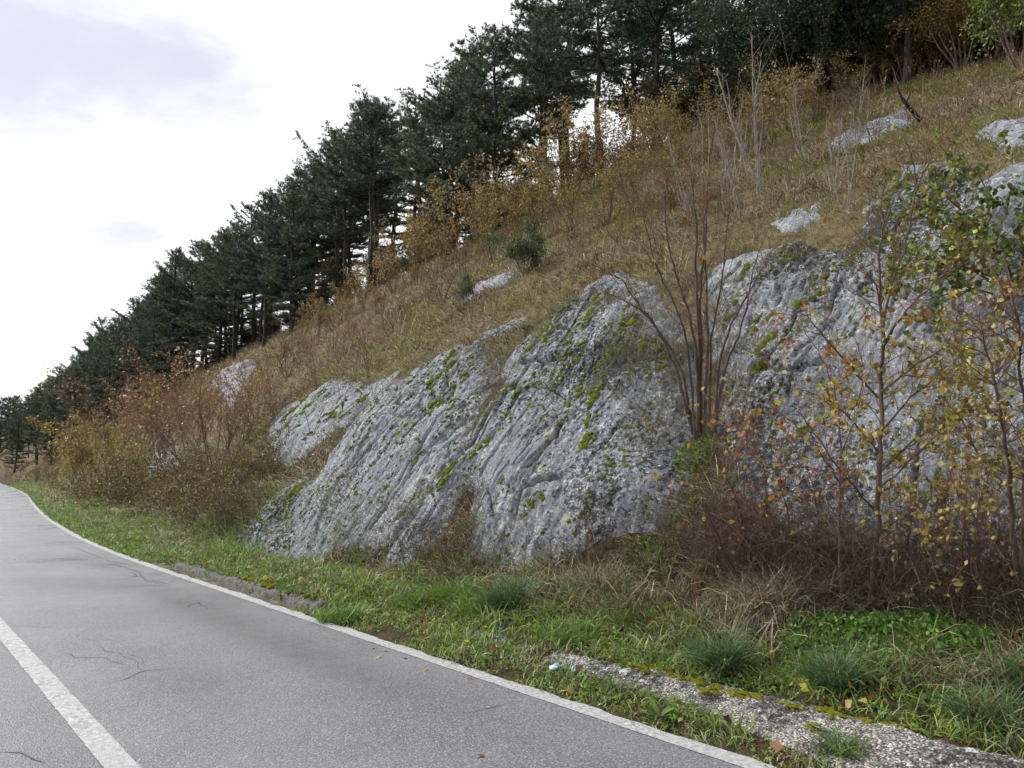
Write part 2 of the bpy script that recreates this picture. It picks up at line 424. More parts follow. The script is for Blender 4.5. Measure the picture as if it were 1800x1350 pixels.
def rock_surface(r_, X, Y):
    """displaced rock surface above hillside points (X, Y)"""
    X = np.asarray(X, float); Y = np.asarray(Y, float)
    n = base_normal(X, Y)
    wob = 0.16 * fbm(X * 1.6, Y * 1.6, 2.2, 3) + 0.05 * fbm(X * 6, Y * 6, 7.2, 2)
    sdv = poly_sd(X, Y, r_['poly']) + wob
    pa = X * _dir[0] + Y * _dir[1]; pb = -X * _dir[1] + Y * _dir[0]
    warp = 0.25 * fbm(X * 0.9, Y * 0.9, 5.0, 2)
    rg = r_['rough']
    d = r_['lift'] * sstep(-0.05, 0.45, sdv) + 0.075 * fbm(pa * 0.35, pb * 0.6, 3.3, 3)
    d = d + 0.020 * fbm(pa * 0.9, (pb + warp) * 3.2, 6.1, 4)
    # bedding steps: the slab peels in thin sheets
    st = (pb + warp) * 1.15 + 0.35 * fbm(pa * 0.5, pb * 1.3, 9.0, 3)
    fr = st - np.floor(st)
    d = d + 0.040 * (fr - sstep(0.95, 1.0, fr))
    f = fbm(pa * 0.8 + 3, (pb + warp) * 2.6, 11.0, 3)
    d = d - 0.05 * np.exp(-(f / 0.03) ** 2) * sstep(-.15, .25, fbm(X * .8, Y * .8, 21., 2))
    # weathering pits
    p1 = pn(pa * 5.5, pb * 8.0, 13.0); p2 = pn(pa * 10 + 5, pb * 15, 17.0)
    cov = sstep(-0.2, 0.3, fbm(X * 0.6, Y * 0.6, 15.0, 2) + 0.12 * (rg - .7))
    d = d - rg * cov * (0.075 * sstep(0.14, 0.34, p1) + 0.042 * sstep(0.12, 0.32, p2))
    d = d + (.004 + .006 * rg) * (0.5 - np.abs(fbm(pa * 0.9, (pb + .3 * warp) * 9.0, 27.0, 3))) * 2
    d = d + 0.013 * rg * (0.5 - np.abs(fbm(pa * 2.2, (pb + warp) * 5.5, 25.0, 3))) + 0.022 * rg * (0.4 - np.abs(fbm(pa * 6, pb * 11, 19.0, 3))) + 0.010 * pn(X * 26, Y * 30, 3.)
    jit = 0.05 * fbm(X * 2.5, Y * 2.5, 23.0, 2)
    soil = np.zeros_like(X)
    for c, w in zip(CRACKS, CRACK_W):
        bx = np.array(c)
        if X.size > 50:
            m = (X > bx[:, 0].min() - .5) & (X < bx[:, 0].max() + .5) & (Y > bx[:, 1].min() - .5) & (Y < bx[:, 1].max() + .5)
            if not m.any(): continue
            cd = np.full(X.shape, 9.); cd[m] = seg_dist(X[m] + jit[m], Y[m] + jit[m], c)
        else: cd = seg_dist(X + jit, Y + jit, c)
        d = d - 4.5 * w * np.exp(-(cd / (w * 1.1)) ** 2) + 0.5 * w * np.exp(-(cd / (w * 6)) ** 2)
        soil = np.maximum(soil, np.exp(-(cd / (w * .9)) ** 2))  # mask along each crack, painted dark where its shade falls
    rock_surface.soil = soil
    d = d - 0.22 * (1 - sstep(-0.28, 0.05, sdv))
    P = np.stack([X, Y, base_z(X, Y) + relief(X, Y)], -1) + n * d[..., None]
    return P, n, sdv


# ------------------------------------------------------------------ ground materials
def ground_mat():
    m, t, out = new_mat('hillside_soil')
    tc = N(t, 'ShaderNodeTexCoord'); v = tc.outputs['Object']
    n1 = noise(t, v, 0.55, 5, .6); n2 = noise(t, v, 6, 6, .7); n3 = noise(t, v, 45, 3, .6)
    c = ramp(t, n2, [(0.32, (0.05, 0.035, 0.022)), (0.48, (0.16, 0.12, 0.07)), (0.62, (0.28, 0.22, 0.13)), (0.75, (0.15, 0.15, 0.06))])
    c2 = ramp(t, n3, [(0.3, (0.05, 0.035, 0.022)), (0.7, (0.20, 0.16, 0.09))])
    c = mixc(t, 0.45, c, c2)
    c = mixc(t, mrange(t, n1, .5, .68, 0, .6), c, (0.085, 0.10, 0.03))
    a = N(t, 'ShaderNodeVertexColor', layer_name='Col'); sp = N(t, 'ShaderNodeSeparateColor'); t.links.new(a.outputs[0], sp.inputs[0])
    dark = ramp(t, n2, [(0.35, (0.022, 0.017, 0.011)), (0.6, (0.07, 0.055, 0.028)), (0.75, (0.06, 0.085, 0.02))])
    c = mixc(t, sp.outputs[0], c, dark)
    principled(t, out, c, .95, bump(t, n3, .8, .03, bump(t, n2, .6, .08)), .1)
    return m


def road_mat():
    m, t, out = new_mat('worn_asphalt')
    tc = N(t, 'ShaderNodeTexCoord'); v = tc.outputs['Object']
    vo = N(t, 'ShaderNodeTexVoronoi', inp={'Scale': 95.0, 'Randomness': 1.0}); t.links.new(v, vo.inputs['Vector'])
    sp = N(t, 'ShaderNodeSeparateColor'); t.links.new(vo.outputs['Color'], sp.inputs[0])
    stone = ramp(t, sp.outputs[0], [(0.0, (0.085, 0.087, 0.100)), (0.45, (0.138, 0.141, 0.160)), (0.8, (0.195, 0.198, 0.22)), (1.0, (0.31, 0.313, 0.335))])
    gap = mrange(t, vo.outputs['Distance'], 0.35, 0.75, 0, .75)
    c = mixc(t, gap, stone, (0.075, 0.073, 0.075))
    big = noise(t, v, 0.8, 5, .6); mid = noise(t, v, 5.0, 5, .65)
    c = mixc(t, mrange(t, mid, .35, .7, .12, 0), c, (0.05, 0.05, 0.052))
    c = mixc(t, mrange(t, big, .4, .65, 0, .3), c, (0.21, 0.21, 0.225))
    at = N(t, 'ShaderNodeVertexColor', layer_name='Col'); s3 = N(t, 'ShaderNodeSeparateColor'); t.links.new(at.outputs[0], s3.inputs[0])
    c = mixc(t, math2(t, 'MULTIPLY', s3.outputs[0], mrange(t, mid, .3, .65, .3, 1.)), c, (0.05, 0.049, 0.048))
    c = mixc(t, math2(t, 'MULTIPLY', s3.outputs[1], 0.35), c, (0.075, 0.072, 0.085))
    wet = mrange(t, noise(t, v, 0.35, 4, .55, .4), .42, .62, 0, 1)
    wetf = math2(t, 'MULTIPLY', wet, s3.outputs[2])
    rg = mrange(t, wetf, 0, 1, .52, .20)
    h = math2(t, 'SUBTRACT', 1.0, vo.outputs['Distance'])
    principled(t, out, c, rg, bump(t, h, mrange(t, wetf, 0, 1, .5, .2), .005, bump(t, mid, .25, .01)), .5)
    return m


def paint_mat():
    m, t, out = new_mat('road_paint')
    tc = N(t, 'ShaderNodeTexCoord'); v = tc.outputs['Object']
    vo = N(t, 'ShaderNodeTexVoronoi', inp={'Scale': 95.0}); t.links.new(v, vo.inputs['Vector'])
    n1 = noise(t, v, 30, 6, .75); n2 = noise(t, v, 3, 4, .6)
    c = ramp(t, n2, [(.3, (.33, .335, .34)), (.7, (.47, .475, .48))])
    wear = math2(t, 'MULTIPLY', mrange(t, n1, .40, .58, 0, 1), mrange(t, n2, .28, .60, .35, 1.0))
    c = mixc(t, wear, c, (.17, .168, .172))
    h = math2(t, 'SUBTRACT', 1.0, vo.outputs['Distance'])
    principled(t, out, c, .6, bump(t, h, .4, .004), .4); return m


def rock_mat():
    m, t, out = new_mat('lichened_limestone')
    tc = N(t, 'ShaderNodeTexCoord'); v = tc.outputs['Object']
    # frame along the dip of the beds: grain runs up the slope
    def dotv(d):
        n = N(t, 'ShaderNodeVectorMath', operation='DOT_PRODUCT'); t.links.new(v, n.inputs[0]); n.inputs[1].default_value = d; return n.outputs['Value']
    cx = N(t, 'ShaderNodeCombineXYZ')
    t.links.new(dotv((.25, 0, .25)), cx.inputs[0]); t.links.new(dotv((0, 1.7, 0)), cx.inputs[1]); t.links.new(dotv((-.7, 0, .7)), cx.inputs[2]); w = cx.outputs[0]
    big = noise(t, w, 1.0, 5, .62, .3); mid = noise(t, w, 5, 7, .70); streak = noise(t, w, 16, 5, .7); fine = noise(t, v, 34, 5, .72); spk = noise(t, v, 95, 2, .6)
    c = ramp(t, mid, [(.30, (.095, .108, .138)), (.47, (.225, .248, .298)), (.66, (.455, .485, .54))])
    c = mixc(t, mrange(t, big, .36, .62, .5, 0), c, (.15, .158, .18))
    c = mixc(t, mrange(t, streak, .36, .50, .55, 0), c, (.085, .09, .105))
    c = mixc(t, mrange(t, fine, .38, .54, .55, 0), c, (.10, .106, .122))
    c = mixc(t, mrange(t, spk, .55, .68, 0, .45), c, (.58, .585, .59))
    n3 = noise(t, v, 9, 5, .78, .2); n4 = noise(t, v, 1.3, 3)
    li = math2(t, 'MULTIPLY', mrange(t, n3, .565, .61), mrange(t, n4, .36, .54))
    c = mixc(t, math2(t, 'MULTIPLY', li, .85), c, (.62, .625, .61))
    n3b = noise(t, v, 22, 3, .7)
    c = mixc(t, mrange(t, n3b, .61, .66, 0, .85), c, (.66, .66, .65))
    n5 = noise(t, v, 15, 5, .78, .15); n6 = noise(t, v, .5, 3)
    bl = mrange(t, math2(t, 'ADD', n5, math2(t, 'MULTIPLY', math2(t, 'SUBTRACT', n6, .5), .75)), .555, .595)
    c = mixc(t, math2(t, 'MULTIPLY', bl, .9), c, (.016, .017, .019))
    n7 = noise(t, v, 2.3, 4, .6)
    c = mixc(t, mrange(t, n7, .64, .72, 0, .55), c, (.50, .43, .34))
    # thin films of moss and algae
    n8 = noise(t, w, 2.2, 5, .65, .4); n9 = noise(t, v, 30, 4, .75)
    film = math2(t, 'MULTIPLY', mrange(t, n8, .57, .66), mrange(t, n9, .42, .56))
    c = mixc(t, math2(t, 'MULTIPLY', film, .8), c, (.085, .095, .022))
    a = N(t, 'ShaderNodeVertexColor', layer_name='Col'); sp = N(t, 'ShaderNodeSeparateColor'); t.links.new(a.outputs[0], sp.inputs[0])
    c = mixc(t, mrange(t, sp.outputs[0], .35, .8, 0, .92), c, ramp(t, n9, [(.4, (.016, .014, .011)), (.62, (.05, .055, .014))]))  # near-black and moss tones painted into the cracks to deepen their shade
    principled(t, out, c, .85, bump(t, fine, 1.0, .04, bump(t, streak, .6, .02, bump(t, mid, .5, .05))), .22)
    return m


def concrete_mat():
    m, t, out = new_mat('exposed_aggregate_concrete')
    tc = N(t, 'ShaderNodeTexCoord'); v = tc.outputs['Object']
    vo = N(t, 'ShaderNodeTexVoronoi', inp={'Scale': 62.0}); t.links.new(v, vo.inputs['Vector'])
    sp = N(t, 'ShaderNodeSeparateColor'); t.links.new(vo.outputs['Color'], sp.inputs[0])
    c = ramp(t, sp.outputs[0], [(0, (.20, .19, .175)), (.5, (.40, .38, .35)), (1, (.66, .64, .60))])
    c = mixc(t, mrange(t, vo.outputs['Distance'], .4, .7), c, (.06, .055, .05))
    n = noise(t, v, 3.2, 5, .7); n2 = noise(t, v, 17, 5, .75)
    c = mixc(t, mrange(t, noise(t, v, 26, 4, .7), .40, .56, .6, 0), c, (.13, .12, .107))
    c = mixc(t, math2(t, 'MULTIPLY', mrange(t, n, .45, .58), mrange(t, n2, .38, .54)), c, (.022, .022, .020))
    c = mixc(t, mrange(t, noise(t, v, 7, 3), .66, .7, 0, .8), c, (.45, .50, .50))
    principled(t, out, c, .85, bump(t, math2(t, 'SUBTRACT', 1.0, vo.outputs['Distance']), .8, .02, bump(t, n2, .5, .03)), .3); return m


def plain(name, c1, c2, scale, rough=.8, spec=.3, bs=.4):
    m, t, out = new_mat(name); tc = N(t, 'ShaderNodeTexCoord')
    n = noise(t, tc.outputs['Object'], scale, 5, .65)
    principled(t, out, ramp(t, n, [(.3, c1), (.7, c2)]), rough, bump(t, n, bs, .02), spec); return m


M['ground'] = ground_mat(); M['road'] = road_mat(); M['paint'] = paint_mat(); M['rock'] = rock_mat(); M['concrete'] = concrete_mat(); M['concrete_dark'] = plain('stained_concrete', (.02, .02, .018), (.15, .145, .13), 11, .85, .3, 1.0)
M['crack'] = plain('crack_filler', (.03, .03, .03), (.10, .10, .10), 14)
M['moss'] = plain('moss', (.075, .095, .008), (.23, .25, .018), 22, .95, .05, 1.0)
M['moss_dark'] = plain('dull_moss', (.028, .036, .006), (.10, .115, .014), 22, .95, .05, 1.0)


# ------------------------------------------------------------------ ground sheet, hillside, road
def strip_axis(parts): return np.unique(np.round(np.concatenate([np.arange(a, b, s) for a, b, s in parts]), 4))


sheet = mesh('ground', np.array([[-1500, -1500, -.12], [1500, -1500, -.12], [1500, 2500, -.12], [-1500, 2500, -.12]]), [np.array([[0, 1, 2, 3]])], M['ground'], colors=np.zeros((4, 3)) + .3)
tag(obj('ground', sheet), kind='structure')

ys = strip_axis([(-30, 0, .6), (0, 26, .10), (26, 60, .3), (60, 140, 1.5), (140, 420, 8)])
ts = strip_axis([(-0.25, 8.5, .085), (8.5, 24, .3), (24, 60, 2.5), (60, 400, 30)])
TT, YY = np.meshgrid(ts, ys); XX = TT + edge(YY)
ZZ = base_z(XX, YY) + relief(XX, YY)
for r_ in ROCKS:
    bx = np.array(r_['poly']); m = (XX > bx[:, 0].min() - 1) & (XX < bx[:, 0].max() + 1) & (YY > bx[:, 1].min() - 1) & (YY < bx[:, 1].max() + 1)
    if m.any():
        sdv = poly_sd(XX[m], YY[m], r_['poly']); q = sstep(.03, .5, sdv)
        ZZ[m] = ZZ[m] - .5 * q
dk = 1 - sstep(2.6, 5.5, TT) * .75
gut = sstep(8.3, 8.8, YY) * (1 - sstep(14.5, 15.5, YY)) * sstep(.0, .1, TT) * (1 - sstep(.24, .30, TT))
ZZ = ZZ - .035 * gut
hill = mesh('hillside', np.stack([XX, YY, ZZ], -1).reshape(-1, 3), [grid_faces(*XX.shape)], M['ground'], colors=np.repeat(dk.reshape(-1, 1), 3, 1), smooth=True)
tag(obj('hillside', hill), kind='structure')

# road surface
ys = strip_axis([(-60, 0, .5), (0, 30, .12), (30, 80, .5), (80, 420, 6)])
ts = np.unique(np.round(np.concatenate([np.arange(-5.6, 0.01, .2), [.06, .12]]), 3))
TT, YY = np.meshgrid(ts, ys)
XX = TT + edge(YY)
rag = .06 * fbm(YY * 1.7, YY * 0 + 3, 1., 3) + .03 * fbm(YY * 7, YY * 0, 2., 2)
XX = XX + np.where(TT > .1, rag + .02, 0) - np.where(TT < -5.5, rag, 0)
ZZ = -.006 * np.abs(TT + 2.7) + .012 + 0 * YY
ZZ = np.where(TT > .1, ZZ - .05, ZZ)
stain = np.exp(-((TT + .75 + .12 * fbm(YY * .5, YY * 0, 5., 2)) / .30) ** 2) * sstep(3.5, 6.5, YY) * (1 - sstep(10, 13, YY)) * .75
stain = stain + .5 * np.exp(-((TT + 1.9) / .35) ** 2) * sstep(-.1, .4, fbm(YY * .25, YY * 0, 6., 2))
lane = (TT < -2.72).astype(float)
wet = sstep(5, 16, YY)
obj_road = tag(obj('road', mesh('road', np.stack([XX, YY, ZZ], -1).reshape(-1, 3), [grid_faces(*XX.shape)], M['road'], colors=np.stack([stain, lane, wet], -1).reshape(-1, 3), smooth=True)), kind='structure')


def road_z(tau): return -.006 * abs(tau + 2.7) + .012


def line_strip(name, t0, t1, ragged, y0=-40, y1=300):
    yy = strip_axis([(y0, 0, .3), (0, 20, .035), (20, 60, .2), (60, y1, 3)])
    a = t0 + .010 * fbm(yy * 6, yy * 0, 3., 3); b = t1 + ragged * fbm(yy * 1.9, yy * 0, 4., 4) + .010 * fbm(yy * 14, yy * 0, 9., 2)
    e = edge(yy)
    V = np.concatenate([np.stack([e + a, yy, np.array([road_z(q) for q in a]) + .004], -1), np.stack([e + (a + b) / 2, yy, np.array([road_z(q) for q in (a + b) / 2]) + .005], -1), np.stack([e + b, yy, np.array([road_z(q) for q in b]) + .004], -1)])
    n = len(yy); i = np.arange(n - 1)
    F = np.concatenate([np.stack([i, i + n, i + n + 1, i + 1], -1), np.stack([i + n, i + 2 * n, i + 2 * n + 1, i + n + 1], -1)])
    return obj(name, mesh(name, V, [F], M['paint'], smooth=True), obj_road)


tag(line_strip('edge_line', -.08, .065, .07))
tag(line_strip('centre_line', -2.755, -2.60, .008))
tag(line_strip('edge_line', -5.45, -5.33, .02))
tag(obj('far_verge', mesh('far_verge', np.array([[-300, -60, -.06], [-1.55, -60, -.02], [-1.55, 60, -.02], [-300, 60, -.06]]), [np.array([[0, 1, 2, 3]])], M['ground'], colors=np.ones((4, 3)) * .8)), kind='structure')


def on_road(u, v):
    d = ray(u, v); k = -(EYE - .005) / d[2]; return d[0] * k, d[1] * k


def ribbon(pts, w0):
    pts = np.array(pts, float)
    seg = np.linalg.norm(np.diff(pts, axis=0), axis=1); L = np.concatenate([[0], np.cumsum(seg)])
    q = np.linspace(0, L[-1], max(6, int(L[-1] / .035)))
    x = np.interp(q, L, pts[:, 0]) + .05 * fbm(q * 3.1 + pts[0, 0], q * 0, 1., 3); y = np.interp(q, L, pts[:, 1]) + .05 * fbm(q * 3.1, q * 0 + pts[0, 1], 5., 3)
    d = np.stack([np.gradient(x), np.gradient(y)], -1); d /= np.linalg.norm(d, axis=1)[:, None] + 1e-9
    nrm = np.stack([-d[:, 1], d[:, 0]], -1)
    w = w0 * (.35 + 1.0 * np.abs(pn(q * 9, q * 0, pts[0, 0]))) * np.minimum(1, np.minimum(q, q[-1] - q) / .15 + .1)
    z = np.array([road_z(a - b) for a, b in zip(x, edge(y))]) + .0025
    V = np.concatenate([np.column_stack([x + nrm[:, 0] * w, y + nrm[:, 1] * w, z]), np.column_stack([x - nrm[:, 0] * w, y - nrm[:, 1] * w, z])])
    n = len(q); i = np.arange(n - 1)
    return V, np.stack([i, i + n, i + n + 1, i + 1], -1)


for c, w in [([(113, 1148), (130, 1157), (190, 1158), (215, 1170)], .007), ([(172, 1137), (190, 1147), (215, 1150), (238, 1165), (250, 1182)], .006), ([(190, 1203), (225, 1193), (250, 1182), (275, 1178), (310, 1175)], .008),
             ([(210, 1150), (245, 1154), (262, 1172)], .005), ([(0, 1325), (40, 1327), (75, 1345)], .014), ([(0, 1143), (70, 1142)], .008), ([(0, 1102), (110, 1103)], .007),
             ([(805, 1252), (845, 1245), (895, 1233)], .007), ([(945, 1262), (965, 1266)], .006), ([(1050, 1280), (1072, 1283)], .006),
             ([(130, 962), (165, 975), (190, 985), (225, 992)], .015), ([(125, 961), (145, 961)], .02), ([(195, 990), (240, 1003), (258, 1020), (280, 1025)], .015), ([(165, 995), (190, 998), (222, 997)], .012), ([(215, 1010), (255, 1015), (300, 1027)], .012), ([(220, 1032), (265, 1028), (285, 1030)], .012), ([(130, 997), (200, 1003)], .012),
             ([(40, 925), (75, 924)], .03), ([(330, 1068), (345, 1058), (365, 1070)], .02), ([(205, 1020), (240, 1013), (232, 1004)], .012)]:
    V, Fc = ribbon([on_road(*p) for p in c], w)
    obj('crack', mesh('crack', V, [Fc], M['crack']), obj_road)

# ------------------------------------------------------------------ rock
rock_objs = []
for r_ in ROCKS:
    bx = np.array(r_['poly']); x0, y0 = bx.min(0) - .35; x1, y1 = bx.max(0) + .35
    xs = np.arange(x0, x1, r_['res'] * 1.6); yy = np.arange(y0, y1, r_['res'])
    X, Y = np.meshgrid(xs, yy)
    P, n, sdv = rock_surface(r_, X, Y)
    F = grid_faces(*X.shape)
    keep = (sdv > -.30).ravel()[F].any(1); F = F[keep]
    used = np.unique(F); remap = np.zeros(X.size, int); remap[used] = np.arange(len(used))
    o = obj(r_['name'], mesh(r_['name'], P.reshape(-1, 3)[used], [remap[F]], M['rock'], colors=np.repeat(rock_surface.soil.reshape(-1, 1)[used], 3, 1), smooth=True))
    tag(o, r_['label'], 'rock', 'limestone outcrops on the slope')
    r_['obj'] = o; rock_objs.append(o)
# ------------------------------------------------------------------ plant building blocks
def gz(X, Y): return base_z(X, Y) + relief(X, Y)


def rock_sd(X, Y):
    out = np.full(np.shape(X), -9.)
    for r_ in ROCKS:
        bx = np.array(r_['poly']); m = (X > bx[:, 0].min() - .4) & (X < bx[:, 0].max() + .4) & (Y > bx[:, 1].min() - .4) & (Y < bx[:, 1].max() + .4)
        if m.any(): out[m] = np.maximum(out[m], poly_sd(X[m], Y[m], r_['poly']))
    return out


def at(u, v, depth): return np.array([0, 0, EYE]) + ray(u, v) * depth


def depth_of(P): return float(project(P)[2])


def ground_at(u, v, lift=0.0):
    p = hit(u, v, lift); return np.array([p[0], p[1], float(gz(np.array([p[0]]), np.array([p[1]]))[0])])


def unit(v): return v / (np.linalg.norm(v) + 1e-9)


def tubes(polys, sides=4, tipcol=None):
    """polys: list of (points (n,3), radii (n)); returns V, F, colour"""
    Vs, Fs, Cs, off = [], [], [], 0
    an = np.arange(sides) * 2 * math.pi / sides; ca, sa = np.cos(an), np.sin(an)
    idx = {}
    for pts, rad in polys:
        pts = np.asarray(pts, float); n = len(pts)
        tg = np.empty_like(pts); tg[1:-1] = pts[2:] - pts[:-2]; tg[0] = pts[1] - pts[0]; tg[-1] = pts[-1] - pts[-2]
        tg /= np.linalg.norm(tg, axis=1)[:, None] + 1e-9
        m = np.abs(tg.mean(0)); ref = np.eye(3)[int(np.argmin(m))]
        a = np.cross(tg, ref); a /= np.linalg.norm(a, axis=1)[:, None] + 1e-9
        b = np.cross(tg, a)
        rad = np.asarray(rad, float)[:, None, None]
        V = pts[:, None, :] + rad * (a[:, None, :] * ca[None, :, None] + b[:, None, :] * sa[None, :, None])
        Vs.append(V.reshape(-1, 3))
        if n not in idx:
            i = np.arange(n * sides).reshape(n, sides); j = np.roll(i, -1, 1)
            idx[n] = np.stack([i[:-1], j[:-1], j[1:], i[1:]], -1).reshape(-1, 4)
        Fs.append(idx[n] + off); off += n * sides
        if tipcol is not None: Cs.append(np.repeat(np.clip(tipcol(rad[:, 0, 0]), 0, 1), sides))
    return np.concatenate(Vs), np.concatenate(Fs), (np.repeat(np.concatenate(Cs)[:, None], 3, 1) if tipcol is not None else None)


def skel(rg, start, d, L, r, level, P, out):
    """grow one stem and its side shoots. P: dict of lists per level"""
    n = P['seg'][min(level, len(P['seg']) - 1)]
    g = P['gnarl'][min(level, len(P['gnarl']) - 1)]; up = P['up'][min(level, len(P['up']) - 1)]
    pts = [np.array(start, float)]; d = unit(np.array(d, float)); step = L / n; ds = [d]
    for i in range(n):
        d = unit(d + g * rg.normal(size=3) + np.array([0, 0, up]))
        pts.append(pts[-1] + d * step); ds.append(d)
    rad = r * np.linspace(1, P.get('taper', .35), n + 1)
    out.append((np.array(pts), rad, level))
    if level + 1 < P['levels']:
        k = P['kids'][level]; k = rg.poisson(k) if k > 1.5 else k
        f0 = P['from'][level]
        for q in range(int(k)):
            f = f0 + (1 - f0) * rg.random() ** .8; i = min(n - 1, int(f * n)); w = f * n - i
            p = pts[i] * (1 - w) + pts[i + 1] * w
            ax = unit(np.cross(ds[i], rg.normal(size=3))); ang = R(P['spread'][level]) * (.7 + .6 * rg.random())
            dd = ds[i] * math.cos(ang) + ax * math.sin(ang)
            skel(rg, p, dd, L * P['ratio'][level] * (.6 + .7 * rg.random()) * (1.15 - .55 * f), max(P['rmin'], r * (1 - .65 * f) * .6), level + 1, P, out)
    return out


def leaf_cards(rg, Pts, size, cols, droop=.2, var=.35, wid=.62):
    """folded four-point leaves, random facing; cols (n,3)"""
    n = len(Pts); a = rg.normal(size=(n, 3)); a[:, 2] -= droop; a /= np.linalg.norm(a, axis=1)[:, None]
    b = rg.normal(size=(n, 3)); b -= (b * a).sum(1)[:, None] * a; b /= np.linalg.norm(b, axis=1)[:, None]
    c = np.cross(a, b); s = (size * (1 + var * rg.normal(size=n)).clip(.5, 1.8))[:, None]
    V = np.stack([Pts, Pts + s * (.5 * a + wid * .5 * b + .12 * c), Pts + s * a, Pts + s * (.5 * a - wid * .5 * b + .12 * c)], 1).reshape(-1, 3)
    i = np.arange(n)[:, None] * 4
    F = np.concatenate([i + np.array([[0, 1, 2]]), i + np.array([[0, 2, 3]])])
    return V, F, np.repeat(cols, 4, 0)


def pick(rg, pal, n, jitter=.18):
    pal = np.array(pal, float); c = pal[rg.integers(0, len(pal), n)]
    return c * np.exp(jitter * rg.normal(size=(n, 1))) * (1 + .06 * rg.normal(size=(n, 3)))


def blades(rg, Pts, L, W, cols, lean=.5, side=None, bend=.8):
    """curved tapering blades rooted at Pts"""
    n = len(Pts); L = np.broadcast_to(L, n)[:, None]; W = np.broadcast_to(W, n)[:, None]
    az = rg.random(n) * 2 * math.pi; h = np.stack([np.cos(az), np.sin(az), np.zeros(n)], -1)
    ln = (lean * (.35 + rg.random(n)))[:, None]
    d0 = h * ln + np.array([0, 0, 1.0])
    if side is not None: d0 = d0 + side
    d0 /= np.linalg.norm(d0, axis=1)[:, None]
    hh = d0 * np.array([1, 1, 0]); hh /= np.linalg.norm(hh, axis=1)[:, None] + 1e-6
    bd = (bend * rg.random(n))[:, None]
    d1 = d0 + hh * bd * .7 - np.array([0, 0, 1]) * bd * .45; d1 /= np.linalg.norm(d1, axis=1)[:, None]
    d2 = d1 + hh * bd * .7 - np.array([0, 0, 1]) * bd * .8; d2 /= np.linalg.norm(d2, axis=1)[:, None]
    wv = np.cross(hh, [0, 0, 1.0]) + .5 * rg.normal(size=(n, 3)); wv /= np.linalg.norm(wv, axis=1)[:, None]
    p0 = Pts; p1 = p0 + d0 * L * .4; p2 = p1 + d1 * L * .33; p3 = p2 + d2 * L * .27
    V = np.stack([p0 - wv * W * .5, p0 + wv * W * .5, p1 - wv * W * .5, p1 + wv * W * .5, p2 - wv * W * .32, p2 + wv * W * .32, p3], 1).reshape(-1, 3)
    i = np.arange(n)[:, None] * 7
    Q = np.concatenate([i + np.array([[0, 1, 3, 2]]), i + np.array([[2, 3, 5, 4]])]); T = i + np.array([[4, 5, 6]])
    return V, Q, T, np.repeat(cols, 7, 0)


M['grass'] = leafy('grass_blades', .3, .5, .3)
M['leaf'] = leafy('leaves', .38, .5, .3)
M['needle'] = leafy('pine_needles', .18, .5, .25, vary=[(.80, .86, .95), (1.05, 1.0, .95), (1.3, 1.2, .95)])
M['pine_bark'] = bark('pine_bark', (.012, .011, .010), (.042, .035, .030), 9)
M['twig'] = bark('brown_bark', (.045, .030, .022), (.15, .105, .08), 20, tip=(.17, .065, .035))
M['twig_red'] = bark('reddish_bark', (.06, .042, .035), (.22, .165, .14), 20, tip=(.24, .08, .05))
M['twig_pale'] = bark('pale_grey_bark', (.12, .105, .09), (.31, .29, .26), 16, tip=(.20, .14, .11))
M['bramble'] = bark('bramble_stems', (.018, .012, .009), (.068, .044, .034), 25, tip=(.10, .066, .050))
GREEN = [(.135, .22, .04), (.10, .175, .042), (.20, .275, .05), (.12, .19, .085), (.25, .285, .065)]
DRY = [(.32, .275, .19), (.25, .205, .14), (.175, .138, .095), (.42, .365, .26), (.125, .098, .07)]
OLIVE = [(.17, .18, .06), (.24, .225, .085), (.13, .15, .05), (.32, .28, .13)]
tip_f = lambda rad: 1.25 - np.asarray(rad) / .006


